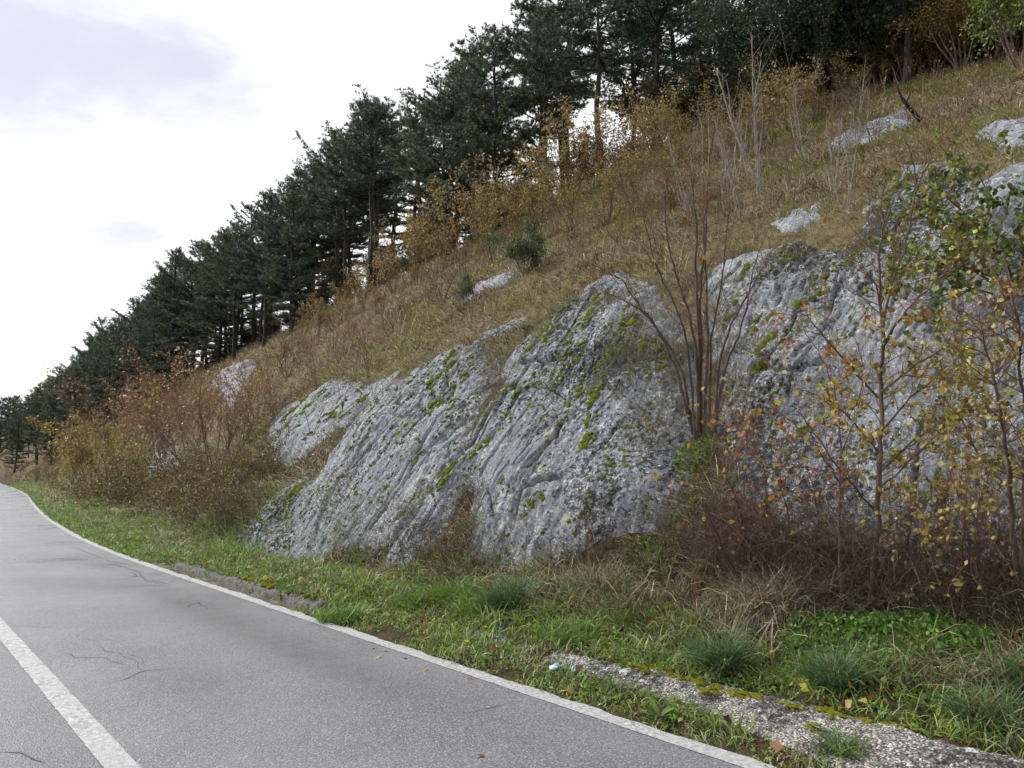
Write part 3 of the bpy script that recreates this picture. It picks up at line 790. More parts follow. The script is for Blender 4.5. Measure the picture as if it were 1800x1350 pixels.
# ------------------------------------------------------------------ pines
def make_pine(seed, H=12.0, crown=.55, wid=2.6, dense=1.0, lean=0.0):
    rg = np.random.default_rng(seed)
    n = 14; zz = np.linspace(0, H, n); wob = np.cumsum(rg.normal(size=(n, 2)) * .05, 0); wob[0] = 0
    tr = np.column_stack([wob + lean * (zz[:, None] / H) ** 1.5, zz])
    trr = np.interp(zz, [0, .4, H * .6, H], [.20, .16, .10, .02]) * H / 12
    limbs, C, A = [], [], []
    z = H * (1 - crown); top = H - .15
    # dead stubs below the crown
    for q in range(14):
        zq = H * .15 + rg.random() * (z - H * .15); az = rg.random() * 6.28; p = np.array([np.interp(zq, zz, tr[:, 0]), np.interp(zq, zz, tr[:, 1]), zq])
        d = np.array([math.cos(az), math.sin(az), .1 + .2 * rg.normal()]); L = .5 + rg.random() * 1.3
        limbs.append(([p, p + d * L * .5, p + d * L + np.array([0, 0, -.1 * L])], [.022, .016, .006]))
    while z < top:
        f = (z - H * (1 - crown)) / (H * crown)
        prof = np.interp(f, [0, .12, .35, .7, .9, 1], [.55, .92, 1.0, .68, .36, .12])
        for q in range(rg.integers(4, 7)):
            if rg.random() < .10: continue
            az = rg.random() * 6.28; L = wid * prof * (.55 + .6 * rg.random())
            el = np.interp(f, [0, .5, 1], [.02, .25, .9]) + .13 * rg.normal()
            d = np.array([math.cos(az), math.sin(az), math.tan(min(el, 1.2))]); d /= np.linalg.norm(d[:2]) if el < .8 else np.linalg.norm(d)
            p0 = np.array([np.interp(z, zz, tr[:, 0]), np.interp(z, zz, tr[:, 1]), z + .12 * rg.normal()])
            p1 = p0 + d * L * .5 + [0, 0, -.03 * L]; p2 = p0 + d * L + np.array([0, 0, .10 * L])
            limbs.append(([p0, p1, p2], [.05 * (1 - f) + .018, .03, .008]))
            # side shoots carry needle tufts
            m = max(4, int(L / .12 * dense))
            for j in range(m):
                g = .28 + .72 * (j + rg.random()) / m
                b0 = (p0 * (1 - g) ** 2 + 2 * p1 * g * (1 - g) + p2 * g * g) if True else p0
                sa = az + rg.choice([-1, 1]) * (.5 + .6 * rg.random()); l = (.28 + .55 * rg.random()) * (1.25 - .6 * g) * min(1, L / 1.5 + .25)
                sdv = np.array([math.cos(sa), math.sin(sa), .06 + .2 * rg.random()])
                if rg.random() < .5: limbs.append(([b0, b0 + sdv * l * .6, b0 + sdv * l], [.012, .008, .004]))
                k = max(2, int(l / .14))
                for w in range(k):
                    gg = (w + .6) / k; C.append(b0 + sdv * l * gg + rg.normal(size=3) * np.array([.05, .05, .03])); A.append(sdv * .8 + np.array([0, 0, .55]))
            C.append(p2); A.append(d + np.array([0, 0, .6]))
        z += .42 + .42 * rg.random()
    for q in range(6): C.append(np.array([tr[-1, 0], tr[-1, 1], H - .1 * q])); A.append(np.array([0, 0, 1.]) + .4 * rg.normal(size=3))
    C = np.array(C); A = np.array(A); A /= np.linalg.norm(A, axis=1)[:, None]
    k = 17; n = len(C)
    D = A[:, None] + .75 * rg.normal(size=(n, k, 3)); D /= np.linalg.norm(D, axis=2)[..., None]
    Ln = (.14 + .13 * rg.random((n, k)))[..., None]
    S = np.cross(D, rg.normal(size=(n, k, 3))); S /= np.linalg.norm(S, axis=2)[..., None]
    wd = .017
    base = C[:, None] - D * .03
    V = np.stack([base - S * wd, base + S * wd, base + D * Ln], 2).reshape(-1, 3)
    tint = pick(rg, [(.072, .108, .074), (.092, .126, .08), (.058, .088, .07), (.122, .156, .110)], n, .25)
    brown = rg.random(n) < .02; tint[brown] = (.11, .06, .03)
    cols = np.repeat(tint, k * 3, 0)
    F = np.arange(n * k * 3).reshape(-1, 3)
    tv, tf, _ = tubes([(tr, trr)], 8)
    lv, lf, _ = tubes(limbs, 4)
    return mesh('trunk', tv, [tf], M['pine_bark'], smooth=True), mesh('limbs', lv, [lf], M['pine_bark'], smooth=True), mesh('crown', V, [F], M['needle'], colors=cols), H


PINES = [make_pine(100, 12, .55, 2.7), make_pine(101, 12, .45, 2.9), make_pine(102, 12, .66, 2.5), make_pine(103, 12, .5, 2.4, lean=.5), make_pine(104, 12, .78, 2.9, 1.1), make_pine(105, 12, .60, 3.2), make_pine(106, 12, .92, 2.6, 1.1), make_pine(107, 12, .58, 2.1, .9, lean=-.4), make_pine(108, 12, .70, 3.3, .85)]
ORD = 'first second third fourth fifth sixth seventh eighth ninth tenth eleventh twelfth thirteenth fourteenth fifteenth sixteenth seventeenth eighteenth nineteenth twentieth'.split()
TENS = ['twenty', 'thirty', 'forty', 'fifty', 'sixty', 'seventy', 'eighty', 'ninety']


def ordinal(i):
    if i >= 99: return 'hundredth' if i == 99 else 'hundred-and-' + ordinal(i - 100)
    if i < 20: return ORD[i]
    t, o = divmod(i + 1, 10)
    return TENS[t - 2] + '-' + ORD[o - 1] if o else TENS[t - 2][:-1] + 'ieth'


def plant_root(name, P, rz, sc):
    o = bpy.data.objects.new(name, None); COL.objects.link(o); o.empty_display_size = .2
    o.location = tuple(P); o.rotation_euler = (0, 0, rz); o.scale = (sc,) * 3 if np.isscalar(sc) else sc
    return o


SKY_U = [-200, 0, 50, 110, 190, 250, 300, 340, 380, 430, 470, 540, 590, 640, 740, 800, 900, 960, 1100, 1900]
SKY_V = [720, 705, 690, 640, 560, 520, 440, 425, 408, 400, 335, 305, 235, 195, 145, 128, 35, -10, -90, -250]
rows = []
prg = np.random.default_rng(77)
spots = []
for row, (t0, lo, hi, gap) in enumerate([(19.0, 5, 210, 2.1), (22.0, 3, 210, 2.3), (25.5, 0, 190, 3.4)]):
    y = lo
    while y < hi:
        Y = y + prg.normal() * .5; t = t0 + prg.normal() * .9
        t *= float(np.interp(Y, [55, 80, 120, 150], [1, .86, .6, .5])); spots.append((row, t + float(edge(Y)), Y)); y += gap * (1 + y / 90)
for (Y, t) in [(78, 9), (84, 11), (90, 8), (96, 10), (101, 6), (106, 9), (112, 5), (116, 10), (121, 6), (127, 9), (132, 5), (137, 11), (142, 6), (148, 9), (150, 4), (160, 7), (166, 11), (172, 6), (180, 9), (188, 14), (194, 7), (202, 11), (208, 5), (214, 15), (222, 8), (230, 12), (238, 6), (246, 16), (255, 9), (262, 20)]:
    spots.append((4, t + float(edge(Y)), Y))
pine_list = []
for row, X, Y in spots:
    P = np.array([X, Y, float(gz(np.array([X]), np.array([Y]))[0]) - .15])
    u, v, f = project(P); u = float(u)
    if f < 4 or u < -120 or u > 1900: continue
    tv = np.interp(u, SKY_U, SKY_V) + abs(prg.normal()) * 30 * (40 / max(f, 25)) + (0 if row < 3 else 25)
    # height that reaches the forest's skyline
    h = 1.0
    for z in np.linspace(4, 17, 66):
        if project(P + [0, 0, z])[1] < tv: break
    h = z * (1 + .05 * prg.normal())
    if row == 4: h = min(h, 15)
    if row >= 1 and row < 4 and 12 < Y < 60 and prg.random() < (.40 if 600 < u < 770 else .55 if 1000 < u < 1180 else .08): continue
    pine_list.append((row, u, P, h))
pine_list.sort(key=lambda q: q[1])
cnt = {}
for row, u, P, h in pine_list:
    vi = int(prg.choice([0, 1, 3, 7] if (600 < u < 770 or 950 < u < 1180) else [2, 4, 5, 0, 6, 7, 8])) if row < 2 else int(prg.integers(0, len(PINES)))
    if 250 < u < 600 and row < 2: vi = int(prg.choice([2, 4, 6, 5, 8, 7]))
    if row == 4 or u < 330: vi = [4, 6, 2][int(prg.integers(0, 3))]
    if u > 1180 and row: vi = [4, 5, 6][int(prg.integers(0, 3))]
    tm, lm, cm, H0 = PINES[vi]
    sc = h / H0; wsc = max(sc, .75) * (1 + .1 * prg.normal())
    o = plant_root('pine_tree', P, prg.random() * 6.28, (wsc, wsc, sc))
    i = cnt.get(row, 0); cnt[row] = i + 1
    where = ['along the front edge of the forest', 'in the second row of the forest', 'in the third row of the forest', 'at the back of the forest', 'low beside the far bend of the road'][row]
    tag(o, 'dark green pine %s, %s from the left' % (where, ordinal(i)), 'pine tree', 'pines of the forest on the ridge')
    tk = obj('trunk', tm, o); obj('limbs', lm, tk); obj('crown', cm, o)
print('pines', len(pine_list))
# ------------------------------------------------------------------ shrubs and saplings of the slope (variants, then copies)
def shrub(seed, stems, H, P, leaf=None, pal=None, nleaf=0, lsize=.07, wood='twig', fan=.5, r0=.018, sides=4, tip=tip_f, cloud=.05, leaf_from=1, skew=(0, 0)):
    rg = np.random.default_rng(seed); out = []
    for k in range(stems):
        az = rg.random() * 6.28; tl = fan * (.15 + rg.random())
        d = np.array([math.cos(az) * tl + skew[0], math.sin(az) * tl + skew[1], 1.0])
        skel(rg, np.array([math.cos(az), math.sin(az), 0]) * .06 * rg.random() * stems ** .5 + [0, 0, -.08], d, H * (.62 + .45 * rg.random()), r0 * (.7 + .5 * rg.random()), 0, P, out)
    tv, tf, tc = tubes([(p, r) for p, r, l in out], sides, tip)
    stem_me = mesh('stems', tv, [tf], M[wood], colors=tc, smooth=True)
    fol = None
    if nleaf:
        tw = [(p, l) for p, r, l in out if l >= leaf_from]
        wts = np.array([np.linalg.norm(p[-1] - p[0]) for p, l in tw]); wts /= wts.sum()
        ch = rg.choice(len(tw), nleaf, p=wts); pts = np.empty((nleaf, 3))
        for i, c in enumerate(ch):
            p = tw[c][0]; g = (.25 + .75 * rg.random()) * (len(p) - 1); a = min(int(g), len(p) - 2); pts[i] = p[a] + (p[a + 1] - p[a]) * (g - a)
        pts += rg.normal(size=(nleaf, 3)) * cloud
        hue = fbm(pts[:, 0] * 1.3, pts[:, 1] * 1.3, pts[:, 2] * 1.3 + seed, 2)
        o_ = np.argsort(hue + .25 * rg.normal(size=nleaf)); cols = np.empty((nleaf, 3))
        pl = np.array(pal, float); cols[o_] = pl[np.minimum((np.arange(nleaf) * len(pl) // nleaf), len(pl) - 1)]
        cols *= np.exp(.22 * rg.normal(size=(nleaf, 1)))
        lv, lf, lc = leaf_cards(rg, pts, lsize, cols)
        fol = mesh('foliage', lv, [lf], M['leaf'], colors=lc)
    return stem_me, fol, H


BUSH = dict(levels=3, seg=[7, 5, 4], gnarl=[.10, .16, .22], up=[.04, .05, .03], kids=[9, 5, 0], spread=[38, 42, 45], ratio=[.42, .45, .4], rmin=.003)
BUSH['from'] = [.25, .2, .2]
SAP = dict(levels=3, seg=[9, 5, 3], gnarl=[.07, .14, .2], up=[.05, .08, .04], kids=[7, 2.5, 0], spread=[30, 38, 40], ratio=[.32, .4, .4], rmin=.0035); SAP['from'] = [.4, .25, .2]
ARCH = dict(levels=3, seg=[9, 6, 4], gnarl=[.10, .16, .2], up=[-.09, -.04, 0], kids=[8, 4, 0], spread=[45, 45, 45], ratio=[.5, .45, .4], rmin=.004); ARCH['from'] = [.25, .2, .2]
ORANGE = [(.18, .125, .06), (.26, .17, .065), (.33, .205, .07), (.34, .26, .10), (.25, .21, .085), (.18, .17, .07)]
REDBR = [(.13, .088, .058), (.17, .105, .06), (.22, .13, .06), (.16, .125, .075), (.16, .15, .07), (.36, .28, .08)]
YELL = [(.20, .165, .06), (.31, .24, .065), (.37, .285, .07), (.17, .165, .06), (.24, .17, .065)]
OLV = [(.16, .15, .045), (.21, .17, .05), (.12, .12, .04), (.28, .20, .05)]
EVER = [(.035, .065, .028), (.05, .085, .035), (.07, .10, .045), (.10, .13, .06)]
DARKIVY = [(.022, .040, .020), (.03, .055, .026), (.04, .065, .03)]
GREENT = [(.10, .16, .04), (.14, .20, .05), (.08, .12, .03), (.25, .25, .06)]

VAR = {
    'oak': [shrub(200 + i, 5, 3.0, BUSH, pal=ORANGE, nleaf=1300, lsize=.085, leaf_from=1, cloud=.07, r0=.022) for i in range(4)],
    'olive': [shrub(210 + i, 6, 2.8, BUSH, pal=OLV, nleaf=1200, lsize=.075, cloud=.07, r0=.02) for i in range(3)],
    'yellow': [shrub(220 + i, 7, 2.6, BUSH, pal=YELL, nleaf=1900, lsize=.075, cloud=.08, fan=.8, r0=.018) for i in range(2)],
    'redbrown': [shrub(230 + i, 8, 3.0, BUSH, pal=REDBR, nleaf=800, lsize=.07, cloud=.05, fan=.75, r0=.018, wood='twig_red') for i in range(3)],
    'bramble_bush': [shrub(240 + i, 14, 1.3, ARCH, pal=[(.07, .085, .03), (.11, .10, .04), (.16, .09, .04), (.22, .18, .05), (.09, .06, .03)], nleaf=2200, lsize=.055, cloud=.06, fan=1.3, r0=.008, wood='bramble') for i in range(2)],
    'bare': [shrub(250 + i, 5, 2.6, BUSH, wood='twig', r0=.016, fan=.55) for i in range(3)],
    'thin': [shrub(260 + i, 2, 2.4, SAP, wood='twig', r0=.012, fan=.18, pal=ORANGE, nleaf=14, lsize=.08, leaf_from=2) for i in range(4)],
    'pale': [shrub(270 + i, 3 + i % 2, 3.2, SAP, wood='twig_pale', r0=.026, fan=.28, sides=5) for i in range(4)],
    'arch': [shrub(280, 7, 2.4, ARCH, wood='twig', r0=.03, fan=.9, skew=(-.3, .2)), shrub(281, 6, 2.4, ARCH, wood='twig', r0=.022, fan=.9)],
    'ever': [shrub(290, 7, 1.8, BUSH, pal=EVER, nleaf=3600, lsize=.07, cloud=.10, fan=.55)],
    'ivy': [shrub(300 + i, 5, 6.5, BUSH, pal=DARKIVY, nleaf=9000, lsize=.12, cloud=.22, fan=.35, r0=.032) for i in range(2)],
    'golden': [shrub(310, 6, 5.0, BUSH, pal=[(.22, .16, .04), (.33, .23, .045), (.28, .20, .05), (.15, .13, .04)], nleaf=6000, lsize=.09, cloud=.12, fan=.5, r0=.04)],
    'greentree': [shrub(320, 4, 4.0, BUSH, pal=GREENT, nleaf=5000, lsize=.10, cloud=.14, fan=.4, r0=.04)],
}
KINDS = {'oak': ('oak_shrub', 'orange-leaved oak shrub', 'shrub'), 'olive': ('hazel_shrub', 'olive-leaved shrub', 'shrub'), 'yellow': ('yellow_shrub', 'dense small-leaved yellow shrub', 'shrub'),
         'redbrown': ('dogwood_shrub', 'twiggy reddish-brown shrub', 'shrub'), 'bramble_bush': ('bramble_bush', 'low tangled bramble bush', 'bramble'),
         'bare': ('bare_shrub', 'leafless brown shrub', 'shrub'), 'thin': ('sapling', 'thin brown sapling', 'sapling'), 'pale': ('pale_sapling', 'pale-stemmed leafless sapling', 'sapling'),
         'arch': ('arching_shrub', 'bare dark arching shrub', 'shrub'), 'ever': ('evergreen_shrub', 'round dark evergreen shrub', 'shrub'),
         'ivy': ('evergreen_tree', 'dense dark ivy-clad evergreen tree', 'tree'), 'golden': ('golden_tree', 'bushy golden-brown tree', 'tree'), 'greentree': ('green_tree', 'small tree with fresh green leaves', 'tree')}
LST = {
    'oak': [(560, 598, 72), (532, 592, 52), (640, 545, 95), (605, 570, 60), (690, 520, 95), (735, 500, 120), (790, 470, 130), (845, 440, 150), (905, 420, 140), (955, 395, 140), (1000, 365, 160), (1045, 340, 140), (1085, 320, 150), (1130, 320, 130), (1180, 300, 120), (1385, 230, 130), (1430, 205, 100)],
    'olive': [(770, 500, 90), (870, 470, 120), (935, 440, 120), (1010, 420, 120), (1070, 400, 110), (1120, 390, 120), (1185, 375, 110), (1250, 300, 130), (1160, 320, 120), (1310, 290, 110), (1340, 260, 110), (1530, 150, 80), (1590, 140, 90), (1480, 185, 80)],
    'yellow': [(128, 858, 110), (160, 868, 125), (205, 865, 105), (115, 800, 85), (150, 775, 70), (715, 470, 85)],
    'redbrown': [(62, 850, 50), (35, 842, 40), (88, 858, 50), (12, 838, 34), (100, 830, 60), (190, 850, 160), (235, 835, 185), (285, 825, 190), (330, 815, 180), (375, 830, 200), (415, 800, 150), (445, 745, 130), (310, 760, 110), (250, 780, 130), (355, 760, 110), (205, 790, 110), (485, 740, 95)],
    'bramble_bush': [(235, 880, 75), (300, 890, 85), (345, 905, 85), (395, 905, 100), (425, 870, 90), (270, 860, 80), (330, 850, 80), (190, 885, 60), (380, 860, 80), (440, 900, 60), (460, 830, 60), (150, 880, 50), (500, 790, 45)],
    'bare': [(490, 655, 110), (520, 640, 90), (585, 630, 105), (650, 655, 110), (700, 600, 95), (620, 610, 90), (755, 560, 90), (560, 700, 90), (470, 690, 90), (1240, 395, 90), (1150, 420, 100), (1090, 440, 90), (670, 570, 90), (850, 545, 70)],
    'thin': [(700, 640, 120), (735, 620, 110), (655, 700, 95), (830, 590, 120), (870, 560, 130), (935, 540, 110), (985, 520, 150), (1010, 500, 130), (1040, 480, 120), (1075, 470, 140), (1110, 455, 130), (1150, 440, 120), (1185, 420, 140), (1350, 390, 120), (1385, 340, 110), (1420, 320, 120), (1540, 280, 110), (1620, 250, 80), (1690, 200, 80), (1740, 190, 90), (1500, 290, 120), (960, 470, 110), (905, 500, 90), (800, 560, 90), (545, 770, 110), (605, 730, 110), (1560, 190, 90), (1650, 180, 90), (1405, 270, 130), (1330, 420, 110), (505, 790, 90), (1770, 140, 70)],
    'pale': [(1325, 335, 245), (1285, 325, 160), (1270, 385, 160), (1420, 290, 170), (1465, 355, 150), (1485, 365, 170), (1305, 400, 150), (1215, 400, 150), (1195, 385, 150), (1340, 350, 200), (1245, 345, 150), (1510, 250, 130)],
    'arch': [(775, 545, 105), (505, 660, 100), (640, 690, 60)],
    'ever': [(920, 492, 85), (822, 540, 45)],
    'ivy': [(1545, 150, 210), (1480, 150, 240), (1590, 120, 200), (1420, 190, 240), (1350, 200, 230)],
    'golden': [(1690, 130, 210), (1745, 110, 160), (1640, 125, 140)],
    'greentree': [(1795, 135, 230)],
}
srg = np.random.default_rng(5)
VAR['under'] = [shrub(330 + i, 6, 3.2, BUSH, pal=[(.05, .06, .03), (.08, .075, .035), (.11, .085, .035), (.06, .07, .03)], nleaf=4200, lsize=.12, cloud=.16, fan=.7, r0=.03) for i in range(2)]
KINDS['under'] = ('understory_bush', 'dark bush under the pines', 'shrub'); WHERE = {'under': 'at the forest edge'}
LST['under'] = []
y = 3.0
while y < 95:
    for t_ in (20.5, 22.5):
        Y_ = y + srg.normal() * .6; X_ = t_ + srg.normal() * .8 + float(edge(Y_)); P_ = np.array([X_, Y_, float(base_z(np.array([X_]), np.array([Y_]))[0])]); u_, v_, f_ = project(P_)
        if 100 < u_ < 1850 and not (1010 < u_ < 1170 and srg.random() < .6): LST['under'].append((float(u_), float(v_), (1.9 + 1.8 * srg.random() + (1.0 if u_ > 1200 else 0)) * F_PX / float(f_), P_))
    y += 1.9 * (1 + y / 60)
# more leafless scrub over the slope
for q in range(230):
    Y_ = 2 + 42 * srg.random() ** 1.3; t_ = 6.5 + 11.5 * srg.random(); X_ = t_ + float(edge(Y_)); P_ = np.array([X_, Y_, float(base_z(np.array([X_]), np.array([Y_]))[0])]); u_, v_, f_ = project(P_)
    if not (200 < u_ < 1790) or rock_sd(P_[:1], P_[1:2])[0] > -.3: continue
    k_ = ['thin', 'bare', 'bare', 'thin', 'olive', 'thin'][int(srg.integers(0, 6))] if v_ < 420 + (1000 - u_) * .45 else 'thin'
    LST[k_].append((float(u_), float(v_), (.7 + 1.0 * srg.random()) * F_PX / float(f_), P_))
WHERE |= {'oak': 'on the slope under the pines', 'olive': 'among the orange oaks', 'yellow': '', 'redbrown': 'beside the far road', 'bramble_bush': 'at the foot of the left thicket',
         'bare': 'on the dry slope', 'thin': 'on the dry slope', 'pale': 'below the pines', 'arch': 'on the slope', 'ever': 'on the slope', 'ivy': 'at the top of the slope', 'golden': 'at the upper right', 'greentree': 'in the upper right corner'}
for kind, lst in LST.items():
    nm, lab, cat = KINDS[kind]
    for i, it in enumerate(sorted(lst, key=lambda q: q[0])):
        u, v, h = it[:3]
        vr = VAR[kind][i % len(VAR[kind])]
        P = ground_at(u, v) if len(it) == 3 else np.array([it[3][0], it[3][1], float(gz(it[3][:1], it[3][1:2])[0]) - .03]); f = depth_of(P); sc = h * f / F_PX / (vr[2] * .95)
        o = plant_root(nm, P, srg.random() * 6.28, sc)
        w = WHERE[kind]
        l = lab + (' ' + w if w else '') + (', %s from the left' % ordinal(i) if len(lst) > 1 else '')
        tag(o, l, cat, lab.replace('shrub', 'shrubs') + 's of the slope' if len(lst) > 1 else None)
        obj('stems', vr[0], o)
        if vr[1]: obj('foliage', vr[1], o)

# charred broken branch leaning on the upper slope
a = ground_at(1618, 212); f = depth_of(a)
pp = [at(1618, 212, f), at(1605, 196, f - .05), at(1592, 182, f - .1), at(1583, 168, f - .1), at(1577, 150, f - .1)]
tv, tf, _ = tubes([(pp, [.055, .05, .042, .03, .012]), ([pp[2], at(1600, 165, f), at(1604, 152, f)], [.02, .014, .006])], 6)
tag(obj('charred_branch', mesh('charred_branch', tv, [tf], plain('charcoal', (.006, .006, .006), (.02, .018, .016), 12), smooth=True)), 'charred black branch leaning out of the dry upper slope', 'branch')
# ------------------------------------------------------------------ grass and litter on the ground
def kerb_front(Y): return np.interp(Y, [1, 2.3, 3.4, 4.6, 6], [.16, .25, .48, .56, .62])
def kerb_back(Y): return np.interp(Y, [1, 2.4, 3.5, 4.7, 6], [.84, .93, .86, .72, .80])


def scatter(rg, n, y0, y1, t0, t1, dens):
    """random ground points; dens(X, Y, tau) in 0..1"""
    Y = y0 + (y1 - y0) * rg.random(n); T = t0 + (t1 - t0) * rg.random(n); X = T + edge(Y)
    k = (rg.random(n) < dens(X, Y, T)) & ~((Y > .3) & (Y < 5.0) & (T > kerb_front(Y) + .03) & (T < kerb_back(Y) - .01) & (rg.random(n) < .955)); X, Y = X[k], Y[k]
    u, v, f = project(np.stack([X, Y, gz(X, Y)], -1)); m = (f > 1.5) & (u > -150) & (u < 1950) & (v < 1480)
    return X[m], Y[m]


def stuff(name, label, cat, V, faces, C, mat='grass'):
    return tag(obj(name, mesh(name, V, faces, M[mat], colors=C)), label, cat, kind='stuff')


grg = np.random.default_rng(31)
# 1. short green turf of the verge
X, Y = scatter(grg, 210000, .3, 34, .04, 2.6, lambda X, Y, T: np.clip(np.interp(Y, [0, 8, 16, 30], [1, .9, .6, .4]) * (.60 + 1.3 * fbm(X * 1.4, Y * 1.4, 30., 3)) * np.interp(T, [.04, .12, .75, 1.0, 2.0, 2.6], [.4, 1, 1, .8, 1., .6]) * np.where((Y > 8.7) & (Y < 14.6) & (T < .27), .06, 1), 0, 1))
n = len(X); P = np.stack([X, Y, gz(X, Y) - .01], -1)
mixg = fbm(X * .9, Y * .9, 40., 3) + .25 * grg.normal(size=n) + np.interp(X - edge(Y), [.2, 1., 2.0, 2.6], [.45, .28, .10, -.08])
c = np.where((mixg > -.02)[:, None], pick(grg, GREEN, n, .25), pick(grg, DRY, n, .25))
L = (.05 + .10 * grg.random(n) * (1 + 1.5 * sstep(0, .4, fbm(X * 1.1, Y * 1.1, 50., 2)))) * np.interp(X - edge(Y), [0, .5, 1.4], [.6, .9, 1.45]) * np.interp(Y, [0, 10, 30], [1, 1.1, 1.5])
V, Q, T_, C = blades(grg, P, L, .006 + .004 * grg.random(n) + .0004 * Y, c, .9, None, 1.1)
stuff('verge_grass', 'short green and brown grass covering the verge between road and rock', 'grass', V, [Q, T_], C)
X, Y = scatter(grg, 60000, 30, 110, .06, 4.0, lambda X, Y, T: np.clip(.7 + fbm(X * .5, Y * .5, 35., 3), 0, 1) * .8)
n = len(X); mixg = fbm(X * .3, Y * .3, 41., 3) + .2 * grg.normal(size=n) + np.interp(X - edge(Y), [.2, 2., 4.], [.3, .05, -.2])
V, Q, T_, C = blades(grg, np.stack([X, Y, gz(X, Y) - .02], -1), .14 + .22 * grg.random(n), .010 + .0006 * Y, np.where((mixg > 0)[:, None], pick(grg, GREEN, n, .25), pick(grg, DRY, n, .25)), .9, None, 1.)
stuff('far_verge_grass', 'grass along the far verge towards the bend of the road', 'grass', V, [Q, T_], C)
# 2. small broad leaved weeds on the verge
X, Y = scatter(grg, 26000, .5, 22, .12, 1.9, lambda X, Y, T: np.clip(.2 + 1.6 * fbm(X * 1.2 + 9, Y * 1.2, 60., 3), 0, 1) * np.where((Y > 8.7) & (Y < 14.6) & (T < .27), .05, 1))
n = len(X); P = np.stack([X, Y, gz(X, Y) + .015 + .05 * grg.random(n)], -1)
V, F_, C = leaf_cards(grg, P, .030 + .0008 * Y, pick(grg, [(.10, .19, .03), (.07, .14, .03), (.15, .22, .04), (.19, .22, .05)], n, .25), droop=-.3, wid=.75)
stuff('verge_weeds', 'tiny broad-leaved weeds mixed into the verge grass', 'weeds', V, [F_], C, 'leaf')
# 3. matted dry grass of the slope, combed downhill
_d = lambda X, Y, T: np.clip(np.interp(np.hypot(X, Y), [6, 16, 30, 60, 130], [1, .9, .75, .5, .3]) * (.85 + .7 * fbm(X * .7, Y * .7, 70., 3)), 0, 1)
_a = scatter(grg, 200000, 0, 26, 1.4, 21, _d); _b = scatter(grg, 130000, 26, 130, 1.4, 21, _d)
X, Y = np.concatenate([_a[0], _b[0]]), np.concatenate([_a[1], _b[1]])
k = rock_sd(X, Y) < .06 + .12 * grg.random(len(X)) ** 3; X, Y = X[k], Y[k]; n = len(X)
P = np.stack([X, Y, gz(X, Y) - .03], -1)
gm = 1.3 * fbm(X * .45, Y * .38, 80., 3) + .14 * grg.normal(size=n)
c = np.where((gm > .05)[:, None], pick(grg, OLIVE, n, .25), pick(grg, DRY, n, .28))
dk = fbm(X * .9, Y * .7, 83., 3) + .1 * grg.normal(size=n); c[dk > .22] *= np.array([.55, .48, .42])
mg = fbm(X * .6 + 7, Y * .5, 86., 3) + .08 * grg.normal(size=n); c[mg > .26] = pick(grg, [(.14, .18, .045), (.20, .23, .06)], int((mg > .26).sum()), .2)
dist = np.hypot(X, Y)
L = (.08 + .18 * grg.random(n)) * np.interp(mg, [.2, .3], [1, .5]) * np.interp(dist, [6, 25, 60, 130], [.95, 1.25, 1.8, 3.5])
V, Q, T_, C = blades(grg, P, L, .006 + .0007 * dist, c, 1.0, np.array([-.75, 0, -.15]), .9)
stuff('slope_grass', 'matted dry tan and olive grass covering the hillside', 'grass', V, [Q, T_], C)
# 4. standing brown stalks on the slope
X, Y = scatter(grg, 17000, 0, 55, 5.0, 20, lambda X, Y, T: np.clip(-.05 + 1.8 * fbm(X * .45 + 4, Y * .45, 90., 3), 0, 1))
k = rock_sd(X, Y) < -.05; X, Y = X[k], Y[k]; n = len(X)
V, Q, T_, C = blades(grg, np.stack([X, Y, gz(X, Y) - .03], -1), .35 + .65 * grg.random(n), .006 + .0005 * np.hypot(X, Y), pick(grg, [(.17, .115, .08), (.24, .185, .13), (.14, .095, .07), (.32, .265, .19)], n, .25), .25, None, .25)
stuff('dead_stalks', 'thin dead brown stalks standing all over the slope', 'stalks', V, [Q, T_], C)
# 5. long dry grass and dead stems at the foot of the right-hand face
X, Y = scatter(grg, 46000, .3, 9, 1.5, 3.9, lambda X, Y, T: np.clip(.25 + 1.3 * fbm(X * 1.1, Y * 1.1, 95., 3), 0, 1) * np.interp(Y, [0, 6, 9], [1, .9, .3]))
k = rock_sd(X, Y) < .12; X, Y = X[k], Y[k]; n = len(X)
V, Q, T_, C = blades(grg, np.stack([X, Y, gz(X, Y) - .02], -1), .18 + .34 * grg.random(n), .005 + .004 * grg.random(n), np.where((fbm(X * 1.2, Y * 1.2, 99., 2) + .2 * grg.normal(size=n) > -.12)[:, None], pick(grg, DRY, n, .35), pick(grg, [(.06, .035, .02), (.10, .055, .035)], n, .3)), 1.3, np.array([-.35, .1, 0]), 1.1)
stuff('dead_grass', 'long brown dead grass lying under the right-hand bushes', 'grass', V, [Q, T_], C)
# 6. fallen leaves lying in the verge
X, Y = scatter(grg, 2600, .5, 16, .08, 3.4, lambda X, Y, T: np.interp(T, [0, .3, 1.5, 3.4], [.25, .4, .9, 1.]) * .8)
k = rock_sd(X, Y) < 0; X, Y = X[k], Y[k]; n = len(X)
V, F_, C = leaf_cards(grg, np.stack([X, Y, gz(X, Y) + .03 + .03 * grg.random(n)], -1), .055, pick(grg, [(.35, .17, .05), (.22, .10, .04), (.45, .33, .06), (.15, .07, .035), (.40, .26, .12)], n, .25), wid=.8)
stuff('fallen_leaves', 'brown and yellow fallen leaves scattered through the verge grass', 'leaves', V, [F_], C, 'leaf')


